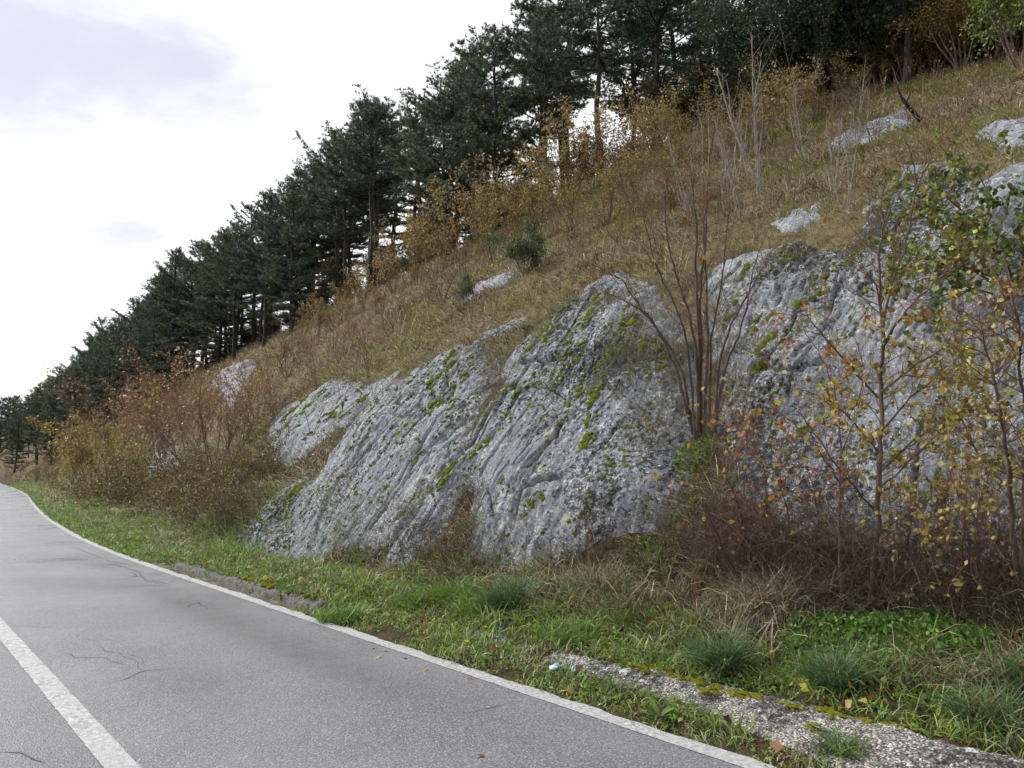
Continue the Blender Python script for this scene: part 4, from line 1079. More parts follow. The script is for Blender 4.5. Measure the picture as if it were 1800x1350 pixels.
# ------------------------------------------------------------------ tufts, rosette, herbs: individual plants of the verge
def tuft(name, label, u, v, n, L, pal, lean=.9, w=.007, spread=.10, cat='grass tuft', seed=1, side=None, bend=1.0, group=None):
    rg = np.random.default_rng(seed); P0 = ground_at(u, v)
    a = rg.random(n) * 6.28; r = spread * np.sqrt(rg.random(n)); x_, y_ = r * np.cos(a), r * np.sin(a); P = np.stack([x_, y_, gz(P0[0] + x_, P0[1] + y_) - P0[2] - .015], -1)
    V, Q, T_, C = blades(rg, P, L * (.55 + .55 * rg.random(n)), w, pick(rg, pal, n, .25), lean, side, bend)
    o = obj(name, mesh(name, V, [Q, T_], M['grass'], colors=C)); o.location = tuple(P0)
    return tag(o, label, cat, group)


TG = [(.07, .13, .055), (.09, .16, .05), (.06, .105, .05), (.14, .19, .07)]
FR = [(.11, .20, .03), (.14, .23, .035), (.09, .16, .03)]
g1 = 'green grass tufts on the verge'
tuft('grass_tuft', 'big blue-green arching grass tuft behind the moss on the kerb', 1275, 1180, 620, .48, TG, .9, .008, .14, seed=2, side=np.array([-.25, .2, 0]), group=g1)
tuft('grass_tuft', 'dense blue-green grass tuft in front of the leafy herb patch', 1475, 1205, 560, .38, TG, .9, .007, .13, seed=3, side=np.array([-.3, .1, 0]), group=g1)
tuft('grass_tuft', 'loose spiky grass tuft behind the kerb at the lower right', 1725, 1265, 420, .36, TG + [(.2, .18, .08)], 1.1, .008, .16, seed=4, group=g1)
tuft('grass_tuft', 'wide grass tuft at the right edge above the kerb', 1795, 1205, 400, .40, TG + [(.2, .18, .08)], 1.0, .008, .18, seed=5, group=g1)
tuft('grass_tuft', 'tall blue-green tuft below the smooth slab beside fresh grass', 900, 1075, 520, .50, TG, .8, .009, .14, seed=6, side=np.array([-.25, .25, 0]), group=g1)
tuft('grass_tuft', 'small grass tuft growing in front of the kerb at the lower right', 1480, 1328, 260, .22, FR + TG, 1.0, .006, .10, seed=7, group=g1)
for i, (u, v, s, lb) in enumerate([(740, 1065, .34, 'leftmost of the bright green grass cushions below the slabs'), (800, 1062, .36, 'bright green lush grass cushion below the gap between the slabs'), (850, 1078, .36, 'bright green grass cushion just left of the tall blue-green tuft'),
                                  (600, 1090, .30, 'low green grass clump at the end of the open gutter'), (1110, 1090, .26, 'small bright grass clump left of the green rosette'), (1010, 1120, .28, 'yellow-green grass clump above the pieces of litter')]):
    tuft('grass_clump', lb, u, v, 520, s, FR, 1.1, .008, .24, seed=20 + i, group='bright grass clumps below the slabs')
for i, (u, v, s, lb) in enumerate([(1065, 1040, .55, 'straw-coloured dry grass clump under the red-brown stalks'), (1385, 1060, .60, 'straw-coloured dry grass clump leaning left of the herb patch'), (1330, 1075, .5, 'flattened pale dry grass clump between kerb tuft and brambles'), (1180, 560 + 110, .55, 'dry grass hanging down the rock behind the bare sapling'), (870, 650, .5, 'rust-brown dry grass tuft at the top of the gap between slabs'), (1105, 530, .45, 'pale hanging grass tuft on the top lip of the smooth slab'), (1240, 800, .4, 'grass hanging from the ledge below the bare sapling'), (1150, 525, .4, 'olive grass clump right of the smooth slab top'), (1175, 575, .4, 'brown-green grass clump left of the bare sapling stems'), (1205, 620, .45, 'drooping grass clump behind the sapling, middle of the gully'), (1262, 555, .4, 'grass clump at the upper left edge of the right face'), (1195, 690, .4, 'drooping grass clump low in the gully left of the sapling foot'), (1262, 655, .4, 'grass clump right of the sapling in the gully'), (1215, 500, .4, 'dark olive grass clump at the top of the gully'), (1290, 450, .4, 'grass clump on the lip above the right face'), (990, 535, .35, 'grass clump on the grassy lip left of the slab top'), (760, 640, .35, 'grass clump on the lip above the pitted slab'), (930, 575, .35, 'brown grass clump at the left shoulder of the smooth slab')]):
    tuft('dry_grass_clump', lb, u, v, 420, s * (.62 if i > 2 else 1), DRY + ([(.17, .20, .07), (.22, .22, .09)] if i > 2 else []), 1.0, .007, .22, seed=40 + i, side=np.array([-.35, .0, 0]) if i > 2 else None, bend=1.1, group='dry grass clumps')


def rosette(label, u, v, n, L, wd, pal, seed, name='rosette', up=.8, lift=.02):
    rg = np.random.default_rng(seed); P0 = ground_at(u, v); me = []
    o = plant_root(name, P0, 0, 1); tag(o, label, 'plant')
    for k in range(n):
        az = k * 2.4 + .3 * rg.normal(); el = up * (.4 + .8 * rg.random()); l = L * (.6 + .5 * rg.random())
        q = np.linspace(0, 1, 6); ln = q * l; drop = -.25 * l * q ** 2.2
        h = np.array([math.cos(az), math.sin(az), 0]); sdv = np.array([-math.sin(az), math.cos(az), 0])
        w = wd * np.array([.18, .55, .95, 1.0, .7, .06]) * (.8 + .4 * rg.random())
        mid = h * (ln * math.cos(el))[:, None] + np.array([0, 0, 1.]) * (ln * math.sin(el) + drop + lift)[:, None]
        V = np.concatenate([mid - sdv * w[:, None] + [0, 0, .006], mid, mid + sdv * w[:, None] + [0, 0, .006]])
        i = np.arange(5); F_ = np.concatenate([np.stack([i, i + 6, i + 7, i + 1], -1), np.stack([i + 6, i + 12, i + 13, i + 7], -1)])
        obj('leaf', mesh('leaf', V, [F_], M['leaf'], colors=np.repeat(pick(rg, pal, 1, .2), 18, 0), smooth=True), o)
    return o


BR = [(.17, .27, .03), (.14, .23, .03), (.21, .29, .05)]
rosette('bright green broad-leaved rosette on the verge below the smooth slab', 1172, 1082, 11, .20, .035, BR, 1)
rosette('dock-like rosette with long dark green leaves beside the edge line', 1160, 1268, 9, .18, .024, [(.07, .12, .03), (.10, .15, .035)], 2)
rosette('large green dock leaves standing at the right edge of the verge', 1790, 1190, 8, .26, .06, [(.09, .16, .03), (.12, .19, .04)], 3)
rosette('two-leaved green plant above the herb patch near the brambles', 1625, 1075, 5, .24, .04, [(.10, .17, .04)], 4)
rosette('grey-green thistle plant at the right edge below the yellow bush', 1790, 1060, 9, .24, .03, [(.13, .18, .10), (.10, .15, .08)], 5)


def herb(label, u, v, rx, n, h, size, pal, seed, name='herb_patch'):
    rg = np.random.default_rng(seed); P0 = ground_at(u, v)
    a = rg.random(n) * 6.28; r = rx * np.sqrt(rg.random(n)); x, y = r * np.cos(a), 1.2 * r * np.sin(a)
    z = gz(P0[0] + x, P0[1] + y) - P0[2] + h * (1 - (r / rx) ** 2) * (.3 + .7 * rg.random(n)) + .02
    V, F_, C = leaf_cards(rg, np.stack([x, y, z], -1), size, pick(rg, pal, n, .28), droop=-.5, wid=.8)
    o = obj(name, mesh(name, V, [F_], M['leaf'], colors=C)); o.location = tuple(P0)
    return tag(o, label, 'herbs')


herb('dense patch of small bright green herbs above the kerb', 1545, 1125, .62, 3600, .20, .035, [(.09, .19, .03), (.07, .15, .03), (.13, .23, .04)], 1)
herb('small fresh green weeds at the foot of the smooth slab near the notch', 895, 985, .16, 500, .12, .03, [(.14, .22, .04), (.10, .17, .03)], 2)
herb('light green weeds growing below the bare sapling', 1215, 810, .30, 900, .16, .035, [(.13, .21, .05), (.10, .16, .04)], 3)
herb('green weeds at the right foot of the smooth slab', 1210, 905, .26, 800, .18, .035, [(.12, .20, .05), (.09, .14, .04)], 4)
herb('green weeds in the shade under the right-hand brambles', 1330, 1010, .35, 900, .2, .035, [(.06, .11, .03), (.08, .14, .03)], 5)
herb('low green weeds on the verge left of the dry straw clump', 1140, 985, .3, 700, .12, .032, [(.08, .13, .03), (.11, .17, .04)], 6)
# ------------------------------------------------------------------ moss cushions on the slabs
def dome(seed, ax=1.0, ay=1.0, h=.55):
    rg = np.random.default_rng(seed); nr, na = 5, 11; V = [[0, 0, h]]
    for i in range(1, nr + 1):
        f = i / nr; r = math.sin(f * 1.75) / math.sin(1.57); z = h * math.cos(f * 1.75)
        for j in range(na):
            a = j * 2 * math.pi / na; k = 1 + .26 * float(pn(np.array([math.cos(a) * 1.3 + seed]), np.array([math.sin(a) * 1.3]), f * 2)[0]) * 2 + .05 * rg.normal()
            V.append([r * k * math.cos(a) * ax, r * k * math.sin(a) * ay, z * (1 + .15 * rg.normal())])
    F3 = [[0, 1 + j, 1 + (j + 1) % na] for j in range(na)]
    F4 = [[1 + i * na + j, 1 + (i + 1) * na + j, 1 + (i + 1) * na + (j + 1) % na, 1 + i * na + (j + 1) % na] for i in range(nr - 1) for j in range(na)]
    return np.array(V), np.array(F3), np.array(F4)


def moss_mat(name, cols):
    m, t, out = new_mat(name); tc = N(t, 'ShaderNodeTexCoord'); oi = N(t, 'ShaderNodeObjectInfo'); g = N(t, 'ShaderNodeNewGeometry')
    n = noise(t, g.outputs['Position'], 55, 4, .75); n2 = noise(t, g.outputs['Position'], 9, 3, .6)
    c = ramp(t, n, [(.3, cols[0]), (.55, cols[1]), (.75, cols[2])])
    c = mixc(t, math2(t, 'MULTIPLY', oi.outputs['Random'], .6), c, cols[3])
    c = mixc(t, mrange(t, n2, .55, .7, 0, .6), c, cols[4])
    principled(t, out, c, .95, bump(t, n, 1.0, .03), .05); return m


M['moss'] = moss_mat('moss', [(.045, .058, .008), (.15, .175, .015), (.28, .30, .03), (.08, .105, .014), (.13, .11, .03)])
M['moss_kerb'] = moss_mat('yellow_moss', [(.07, .075, .006), (.20, .20, .012), (.32, .31, .02), (.13, .15, .015), (.12, .10, .025)])
mrg = np.random.default_rng(8)
def cluster(seed, k):
    rg = np.random.default_rng(seed); Vs, A, B, off = [], [], [], 0
    for i in range(k):
        v, f3, f4 = dome(seed * 7 + i, 1, .9, .75); s_ = (.75 if i == 0 else .35 + .3 * rg.random()); c = np.array([0, 0, 0]) if i == 0 else np.array([rg.normal() * .75, rg.normal() * .45, -.05])
        Vs.append(v * s_ + c); A.append(f3 + off); B.append(f4 + off); off += len(v)
    return np.concatenate(Vs), np.concatenate(A), np.concatenate(B)


DOMES = [dome(1, 1, .85, .65), cluster(2, 2), cluster(3, 3), cluster(4, 4), cluster(5, 4), cluster(6, 5), cluster(7, 6)]
MOSS_ME = [mesh('moss_cushion', v, [f3, f4], M['moss'], smooth=True) for v, f3, f4 in DOMES]
MOSSK_ME = [mesh('moss_cushion', v, [f3, f4], M['moss_kerb'], smooth=True) for v, f3, f4 in DOMES]


def orient(n, spin, tang=None):
    z = Vector(tuple(n)).normalized(); x = Vector(tuple(tang)) if tang is not None else Vector((1, 0, .3))
    x = (x - z * x.dot(z)).normalized(); y = z.cross(x); m = Matrix((x, y, z)).transposed()
    return (m @ Matrix.Rotation(spin, 3, 'Z')).to_euler()


def put_moss(r_, X, Y, size, me_list):
    P, n, sdv = rock_surface(r_, np.array(X), np.array(Y)); e = .06
    Px, _, _ = rock_surface(r_, np.array(X) + e, np.array(Y)); Py, _, _ = rock_surface(r_, np.array(X), np.array(Y) + e)
    nn = np.cross(Px - P, Py - P); nn /= np.linalg.norm(nn, axis=1)[:, None]; nn = nn * .4 + n * .6
    for i in range(len(X)):
        if sdv[i] < .06: continue
        k = int(mrg.integers(0, 4)) if mrg.random() < .5 else 4 + int(mrg.integers(0, 3))
        o = obj('moss_cushion', me_list[k], r_['obj'], tuple(P[i] - nn[i] * size[i] * .12))
        o.rotation_euler = orient(nn[i], .5 * mrg.normal(), Px[i] - P[i]); s = size[i]
        o.scale = (s * (1 + .3 * mrg.normal()), s * (1 + .2 * mrg.normal()), s * (.8 + .3 * mrg.random()))


CL = {0: [(790, 648, 32, 22, 13), (815, 665, 25, 12, 9), (765, 690, 30, 16, 8), (745, 795, 18, 8, 9), (690, 840, 14, 6, 9), (780, 690, 25, 9, 9), (735, 870, 10, 5, 9), (700, 740, 45, 14, 6), (650, 860, 60, 16, 6), (560, 900, 60, 16, 7), (525, 860, 14, 10, 15), (515, 885, 10, 6, 10), (600, 815, 40, 10, 6), (720, 905, 22, 12, 10), (650, 955, 20, 7, 9), (500, 930, 25, 8, 7), (640, 900, 40, 8, 6), (800, 720, 25, 10, 8), (755, 750, 35, 10, 7), (690, 700, 30, 10, 6)],
      1: [(985, 570, 45, 34, 9), (1015, 600, 50, 30, 8), (955, 605, 30, 20, 8), (1050, 555, 22, 14, 9), (1075, 600, 30, 12, 9), (990, 655, 70, 26, 8), (985, 680, 20, 8, 9), (1025, 690, 18, 8, 10), (1060, 690, 18, 7, 10), (1050, 715, 8, 5, 13), (1046, 745, 5, 4, 12), (1046, 775, 7, 5, 12), (1043, 795, 7, 4, 13), (1110, 590, 25, 8, 10), (1137, 615, 6, 2, 16), (870, 770, 16, 8, 8), (850, 782, 14, 6, 9), (893, 690, 20, 12, 9), (915, 700, 22, 10, 8), (968, 738, 8, 3, 7), (800, 830, 22, 12, 16), (780, 835, 12, 5, 15), (780, 862, 6, 3, 14), (750, 880, 14, 8, 15), (945, 905, 12, 6, 10), (970, 880, 8, 4, 8), (1075, 850, 12, 4, 7), (808, 800, 16, 7, 10), (1085, 640, 30, 10, 8), (1120, 580, 35, 14, 9), (1160, 640, 30, 12, 9), (1060, 535, 30, 12, 9), (1180, 600, 25, 8, 9)],
      2: [(1360, 545, 12, 9, 13), (1335, 555, 14, 6, 10), (1350, 600, 14, 14, 14), (1335, 635, 12, 10, 14), (1410, 520, 14, 7, 13), (1400, 570, 20, 6, 8), (1310, 470, 16, 10, 12), (1450, 470, 30, 12, 12), (1290, 545, 14, 7, 10), (1500, 430, 25, 12, 11), (1560, 340, 30, 12, 10), (1620, 300, 30, 9, 9), (1470, 600, 30, 7, 7), (1600, 420, 50, 10, 9), (1410, 750, 10, 5, 10), (1700, 330, 40, 8, 9), (1380, 450, 25, 8, 9)],
      3: [(520, 720, 25, 18, 13), (560, 705, 30, 14, 11), (610, 700, 25, 12, 10), (505, 770, 25, 9, 9), (640, 690, 18, 7, 9), (560, 745, 30, 12, 9), (600, 735, 20, 8, 9)],
      6: [(1765, 240, 25, 10, 9), (1800, 250, 20, 6, 8)], 4: [(1530, 232, 40, 7, 5)], 9: [(890, 580, 25, 6, 6)]}
for ri, cl in CL.items():
    r_ = ROCKS[ri]; X, Y, S = [], [], []
    for (u, v, ru, n, sp) in cl:
        c0 = hit(u, v, .15); f = depth_of(c0); rr = ru * f / F_PX
        for q in range(int(n * 1.5)):
            a = mrg.normal() * .75; b = mrg.normal() * .30
            X.append(c0[0] + (a * _dir[0] - b * _dir[1]) * rr); Y.append(c0[1] + (a * _dir[1] + b * _dir[0]) * rr)
            S.append(.68 * sp * f / F_PX * (.3 + .95 * mrg.random() ** 1.5))
    od = np.argsort(-np.array(S)); X, Y, S = (np.array(q)[od] for q in (X, Y, S))
    put_moss(r_, X[:295], Y[:295], S[:295], MOSS_ME); r_['small_moss'] = (X[295:], Y[295:], S[295:])
# crumbs of moss too small to count
for ri, n in ((0, 2400), (1, 1300), (2, 1500), (3, 700)):
    r_ = ROCKS[ri]; bx = np.array(r_['poly']); X = mrg.uniform(bx[:, 0].min(), bx[:, 0].max(), n * 5); Y = mrg.uniform(bx[:, 1].min(), bx[:, 1].max(), n * 5)
    k = (fbm(X * .8, Y * 2.4, 33., 3) > .20 - .5 * mrg.random(n * 5) ** 4) & (poly_sd(X, Y, r_['poly']) > .1); X, Y = X[k][:n], Y[k][:n]; s = (.008 + .026 * mrg.random(len(X)) ** 2.5)
    sm = r_.get('small_moss', ([], [], [])); X, Y, s = np.concatenate([X, sm[0]]), np.concatenate([Y, sm[1]]), np.concatenate([s, sm[2]])
    ok = poly_sd(X, Y, r_['poly']) > .1; X, Y, s = X[ok], Y[ok], s[ok]
    P, nn, sdv = rock_surface(r_, X, Y); v, f3, f4 = DOMES[0]; m = len(v)
    tx = np.cross(nn, [0, 1., 0]); tx /= np.linalg.norm(tx, axis=1)[:, None]; ty = np.cross(nn, tx)
    V = (P[:, None] + s[:, None, None] * (v[None, :, 0, None] * tx[:, None] + v[None, :, 1, None] * ty[:, None] + (v[None, :, 2, None] - .1) * nn[:, None])).reshape(-1, 3)
    off = np.arange(len(X))[:, None, None] * m
    o = obj('moss_crumbs', mesh('moss_crumbs', V, [(f3[None] + off).reshape(-1, 3), (f4[None] + off).reshape(-1, 4)], M['moss'], smooth=True), r_['obj']); o['kind'] = 'stuff'


# grass rooted in ledges and fissures of the slabs
Vl, Ql, Tl, Cl, off = [], [], [], [], 0
for ri, lst in ((0, [(640, 720), (590, 780), (520, 862), (720, 905), (800, 645), (840, 640), (700, 690), (860, 680), (845, 760), (740, 880)]), (1, [(870, 700), (860, 725), (1080, 600), (1100, 640), (1115, 685), (1140, 705), (1150, 660), (925, 645), (1060, 560), (1090, 545), (1130, 760), (890, 985), (930, 935), (1085, 615), (1160, 720), (1175, 770), (1120, 560), (1150, 560), (1175, 590), (1190, 620), (1165, 620), (1195, 660), (1140, 600), (1180, 650), (1205, 700), (1190, 730), (1110, 530), (1060, 530), (1130, 640), (1170, 690), (1010, 545), (960, 585)]),
                (2, [(1340, 635), (1352, 590), (1390, 662), (1440, 472), (1500, 452), (1560, 380), (1640, 560), (1700, 620), (1760, 560), (1480, 640), (1330, 760), (1420, 765), (1300, 690), (1600, 330), (1660, 310), (1540, 420), (1580, 500), (1320, 600), (1450, 880), (1560, 870), (1700, 880), (1650, 760), (1262, 520), (1270, 600), (1280, 560), (1285, 680), (1300, 480), (1350, 455), (1400, 440), (1275, 640), (1540, 370), (1510, 420)]), (3, [(520, 790), (590, 745), (640, 700), (560, 720), (500, 800)])):
    for (u, v) in lst:
        c0 = hit(u, v, .1); n = 170; x = c0[0] + mrg.normal(size=n) * .16; y = c0[1] + mrg.normal(size=n) * .13
        P, nn, sdv = rock_surface(ROCKS[ri], x, y); k = sdv > 0; P = P[k]; n = len(P)
        if not n: continue
        V, Q, T_, C = blades(mrg, P - nn[k] * .02, .07 + .17 * mrg.random(n), .006, pick(mrg, [(.12, .15, .05), (.20, .18, .09), (.30, .25, .15), (.08, .11, .04), (.13, .095, .06)], n, .3), .9, np.array([-.7, 0, -.2]), 1.1)
        Vl.append(V); Ql.append(Q + off); Tl.append(T_ + off); Cl.append(C); off += len(V)
stuff('ledge_grass', 'short drooping grass rooted in ledges and fissures of the rock slabs', 'grass', np.concatenate(Vl), [np.concatenate(Ql), np.concatenate(Tl)], np.concatenate(Cl))


# ------------------------------------------------------------------ kerb and gutter
def kerb(name, label, y0, y1, prof, front, back, amp=.02, mat='concrete'):
    """prof: (share of the width, height) from the road side to the back"""
    yy = np.arange(y0, y1, .018); pr = np.array(prof); q = np.linspace(0, 1, 34); zz = np.interp(q, pr[:, 0], pr[:, 1])
    Q, Y = np.meshgrid(q, yy); Z = np.meshgrid(zz, yy)[0]
    T = front(Y) + (back(Y) - front(Y)) * Q + .05 * fbm(Y * 1.1, Q * .6, 3., 3); X = T + edge(Y)
    ends = np.minimum(sstep(y0, y0 + .25, Y), 1 - sstep(y1 - .45, y1, Y))
    nz = amp * (1.4 * fbm(X * 3, Y * 3, 2., 3) + .9 * fbm(X * 13, Y * 13, 5., 2) + .6 * pn(X * 40, Y * 40, 7.))
    Z = Z * ends - .12 * (1 - ends) + nz
    return tag(obj(name, mesh(name, np.stack([X + .5 * nz, Y, Z], -1).reshape(-1, 3), [grid_faces(*X.shape)], M[mat], smooth=True)), label, 'kerb')


kb = kerb('concrete_kerb', 'broken pebbly concrete kerb with yellow moss at the lower right', .2, 5.25, [(0, -.06), (.06, .025), (.3, .065), (.7, .105), (.93, .12), (1, .04)], kerb_front, kerb_back)
kb2 = kerb('concrete_kerb', 'dark weathered concrete kerb behind the wet gutter at the left', 8.2, 14.2, [(0, -.1), (.07, -.02), (.2, .05), (.4, .08), (.8, .075), (1, -.02)], lambda Y: .22 + 0 * Y, lambda Y: .42 + 0 * Y, .035, 'concrete_dark')
kb3 = kerb('concrete_kerb', 'crumbled grey concrete fragment in the grass above the litter', 5.3, 6.5, [(0, -.06), (.25, .04), (.5, .08), (.8, .09), (1, .03)], kerb_front, kerb_back, .03)
for (u, v, sp) in [(1105, 1160, 16), (1120, 1168, 15), (1140, 1180, 18), (1160, 1176, 15), (1180, 1185, 12), (1215, 1192, 16), (1232, 1198, 20), (1245, 1212, 18), (1262, 1205, 14), (1290, 1216, 18), (1308, 1218, 16), (1330, 1222, 17), (1385, 1236, 13), (1400, 1240, 15), (1442, 1244, 16), (1462, 1251, 17), (1478, 1255, 13), (1515, 1264, 15), (1530, 1267, 16), (1560, 1269, 16), (1580, 1274, 16), (1432, 1271, 12), (1650, 1290, 10), (1150, 1170, 14)]:
    d = ray(u, v); k = -(EYE - .12) / d[2]; x, y = d[0] * k, d[1] * k; f = k
    s = .5 * sp * f / F_PX * 1.55
    for q in range(4):
        ox, oy = (0, 0) if q == 0 else (mrg.normal() * s * .45, mrg.normal() * s * 1.3); ss = s * (1.0 if q == 0 else .35 + .5 * mrg.random())
        o = obj('moss_cushion', MOSSK_ME[int(mrg.integers(1, 7))], kb, (x + ox, y + oy, .110 - .02 * (ox < -.02))); o.rotation_euler = (.15 * mrg.normal(), .15 * mrg.normal() - .1, 1.57 + .6 * mrg.normal()); o.scale = (ss * 1.35, ss * .8, ss * .62)
for (u, v, sp) in [(432, 1016, 12), (445, 1018, 14), (465, 1026, 16), (478, 1030, 14), (505, 1040, 12), (540, 1046, 14), (400, 1008, 10)]:
    d = ray(u, v); k = -(EYE - .11) / d[2]; s = .5 * sp * k / F_PX * 1.3
    o = obj('moss_cushion', MOSSK_ME[int(mrg.integers(0, 7))], kb2, (d[0] * k, d[1] * k, .10)); o.rotation_euler = (0, 0, mrg.random() * 6.28); o.scale = (s, s, s * .8)
# wet silt in the gutter
m, t, out = new_mat('wet_silt'); tc = N(t, 'ShaderNodeTexCoord'); nz = noise(t, tc.outputs['Object'], 7, 5, .6)
principled(t, out, ramp(t, nz, [(.3, (.035, .028, .022)), (.6, (.09, .075, .06)), (.75, (.15, .13, .11))]), mrange(t, noise(t, tc.outputs['Object'], 2.2, 3), .42, .58, .08, .55), bump(t, nz, .15, .01), .5); M['silt'] = m
yy = np.arange(8.2, 15.2, .06); tt = np.linspace(.08, .30, 8); T, Y = np.meshgrid(tt, yy)
Z = -.012 + .012 * fbm(T * 3, Y * 1.3, 2., 3) - .03 * (1 - sstep(8.2, 8.6, Y)) - .03 * sstep(14.6, 15.2, Y)
tag(obj('gutter', mesh('gutter', np.stack([T + edge(Y), Y, Z], -1).reshape(-1, 3), [grid_faces(*T.shape)], M['silt'], smooth=True)), kind='structure')


# ------------------------------------------------------------------ near bushes with leaves one can pick out
def leaf_mesh(name, outline, mat, fold=.18, curl=.2):
    """outline: (x along, half width) pairs"""
    o = np.array(outline, float); n = len(o); x, w = o[:, 0], o[:, 1]; z = -curl * x ** 2
    V = np.concatenate([np.column_stack([x, -w, z + fold * w]), np.column_stack([x, 0 * w, z]), np.column_stack([x, w, z + fold * w])])
    i = np.arange(n - 1); F_ = np.concatenate([np.stack([i, i + n, i + n + 1, i + 1], -1), np.stack([i + n, i + 2 * n, i + 2 * n + 1, i + n + 1], -1)])
    V = np.concatenate([V, [[-.35, -.012, .02], [-.35, .012, .02], [0, .012, 0], [0, -.012, 0]]]); b = 3 * n
    return mesh(name, V, [F_, np.array([[b, b + 1, b + 2, b + 3]])], mat, smooth=True)


PAL_B = [(.33, .34, .06), (.20, .23, .045), (.42, .36, .06), (.14, .17, .04), (.40, .20, .035), (.24, .10, .03), (.42, .42, .17), (.10, .13, .04), (.30, .27, .05), (.46, .36, .05), (.17, .20, .05)]
PAL_Y = [(.38, .32, .06), (.46, .39, .09), (.22, .21, .05), (.27, .18, .045), (.16, .165, .045), (.40, .36, .14), (.18, .11, .04), (.13, .14, .05)]
PAL_O = [(.065, .11, .028), (.085, .14, .03), (.12, .17, .04), (.055, .09, .025), (.22, .24, .05), (.07, .12, .03), (.30, .28, .06), (.09, .13, .035)]
PAL_DB = [(.30, .13, .035), (.42, .21, .05), (.22, .09, .03), (.45, .33, .08)]
LM = {k: leafy('leaf_' + k, .4, .45, .35, rand=p) for k, p in (('birch', PAL_B), ('yellow', PAL_Y), ('oak', PAL_O), ('rust', PAL_DB))}
OVATE = [(0, 0), (.12, .26), (.32, .38), (.55, .33), (.8, .15), (1, 0)]
LOBED = [(0, .02), (.10, .16), (.18, .10), (.28, .28), (.38, .15), (.50, .38), (.60, .20), (.72, .34), (.82, .16), (.93, .20), (1, 0)]
LEAF = {'birch': leaf_mesh('leaf', OVATE, LM['birch']), 'yellow': leaf_mesh('leaf', OVATE, LM['yellow']), 'oak': leaf_mesh('leaf', LOBED, LM['oak'], .1, .1), 'rust': leaf_mesh('leaf', OVATE, LM['rust'])}
PALS = {'birch': PAL_B, 'yellow': PAL_Y, 'oak': PAL_O, 'rust': PAL_DB}
TW = dict(levels=3, seg=[7, 5, 3], gnarl=[.10, .16, .2], up=[.05, .04, 0], kids=[5, 3, 0], spread=[45, 45, 45], ratio=[.5, .5, .4], rmin=.0022, taper=.3); TW['from'] = [.15, .2, .2]


def near_plant(name, label, cat, stems, seed, kids=6, twL=.5, nleaf=500, leaf='birch', lsize=.05, wood='twig', lzone=None, ddepth=.25, tip=tip_f, spread=55, leafcap=300, twr=.005, up=.25):
    """stems: list of (pixel polyline, base radius, end radius); all rooted on the ground where the first point falls"""
    rg = np.random.default_rng(seed); out = []
    u0, v0 = stems[0][0][0]; base = ground_at(u0, v0); f0 = depth_of(base)
    mains = []
    for px, r0, r1 in stems:
        f1 = f0 + ddepth * rg.normal(); n = len(px); pts = []
        for i, (u, v) in enumerate(px):
            pts.append(at(u, v, f0 + (f1 - f0) * i / (n - 1) + .03 * rg.normal()))
        pts = np.array(pts); q = np.linspace(0, n - 1, n * 4); pts = np.column_stack([np.interp(q, np.arange(n), pts[:, k]) for k in range(3)])
        sm = pts.copy(); sm[1:-1] = (pts[:-2] + 2 * pts[1:-1] + pts[2:]) / 4; pts = sm + np.concatenate([[[0, 0, 0]], rg.normal(size=(len(pts) - 1, 3)) * .006])
        mains.append((pts, np.linspace(r0, r1, len(pts)), 0))
    for pts, rad, _ in mains:
        out.append((pts, rad, 0)); L = np.linalg.norm(np.diff(pts, axis=0), axis=1).sum(); k = rg.poisson(kids * L)
        for j in range(k):
            g = .18 + .8 * rg.random(); i = min(len(pts) - 2, int(g * (len(pts) - 1))); tg = unit(pts[i + 1] - pts[i]); ax = unit(np.cross(tg, rg.normal(size=3))); an = R(spread) * (.6 + .6 * rg.random())
            d = tg * math.cos(an) + ax * math.sin(an) + np.array([0, 0, up * .3])
            skel(rg, pts[i], d, twL * (.45 + .9 * rg.random()), min(twr, rad[i] * .6), 1, TW, out)
    o = plant_root(name, base, 0, 1); tag(o, label, cat)
    b = np.array(base)
    tv, tf, tc = tubes([(p - b, r) for p, r, l in out if l == 0], 6, tip); st_ = obj('stems', mesh('stems', tv, [tf], M[wood], colors=tc, smooth=True), o)
    tws = [(p, r) for p, r, l in out if l > 0]
    if tws:
        tv, tf, tc = tubes([(p - b, r) for p, r in tws], 3, tip); obj('twigs', mesh('twigs', tv, [tf], M[wood], colors=tc, smooth=True), st_)
    if nleaf and tws:
        pts = []; tries = 0
        while len(pts) < nleaf and tries < nleaf * 8:
            tries += 1
            p = tws[int(rg.integers(0, len(tws)))][0]; g = (.3 + .7 * rg.random()) * (len(p) - 1); a = min(int(g), len(p) - 2); q = p[a] + (p[a + 1] - p[a]) * (g - a)
            if lzone is not None:
                uu, vv, ff = project(q)
                if rg.random() > lzone(float(uu), float(vv)): continue
            pts.append(q)
        pts = np.array(pts)
        for q in pts[:leafcap]:
            e = obj('leaf', LEAF[leaf], o, tuple(q - b)); s = lsize * (.65 + .6 * rg.random()); e.scale = (s, s, s)
            e.rotation_euler = (rg.normal() * .9, .5 + .7 * rg.normal(), rg.random() * 6.28)
        if len(pts) > leafcap:
            q = pts[leafcap:] - b; lv, lf, lc = leaf_cards(rg, q, lsize, pick(rg, PALS[leaf], len(q), .2), droop=.4, wid=.75)
            e = obj('foliage', mesh('foliage', lv, [lf], M['leaf'], colors=lc), o); e['kind'] = 'stuff'
    return o


M['twig_dark'] = bark('grey_brown_bark', (.035, .028, .026), (.125, .10, .09), 20, tip=(.17, .07, .05))
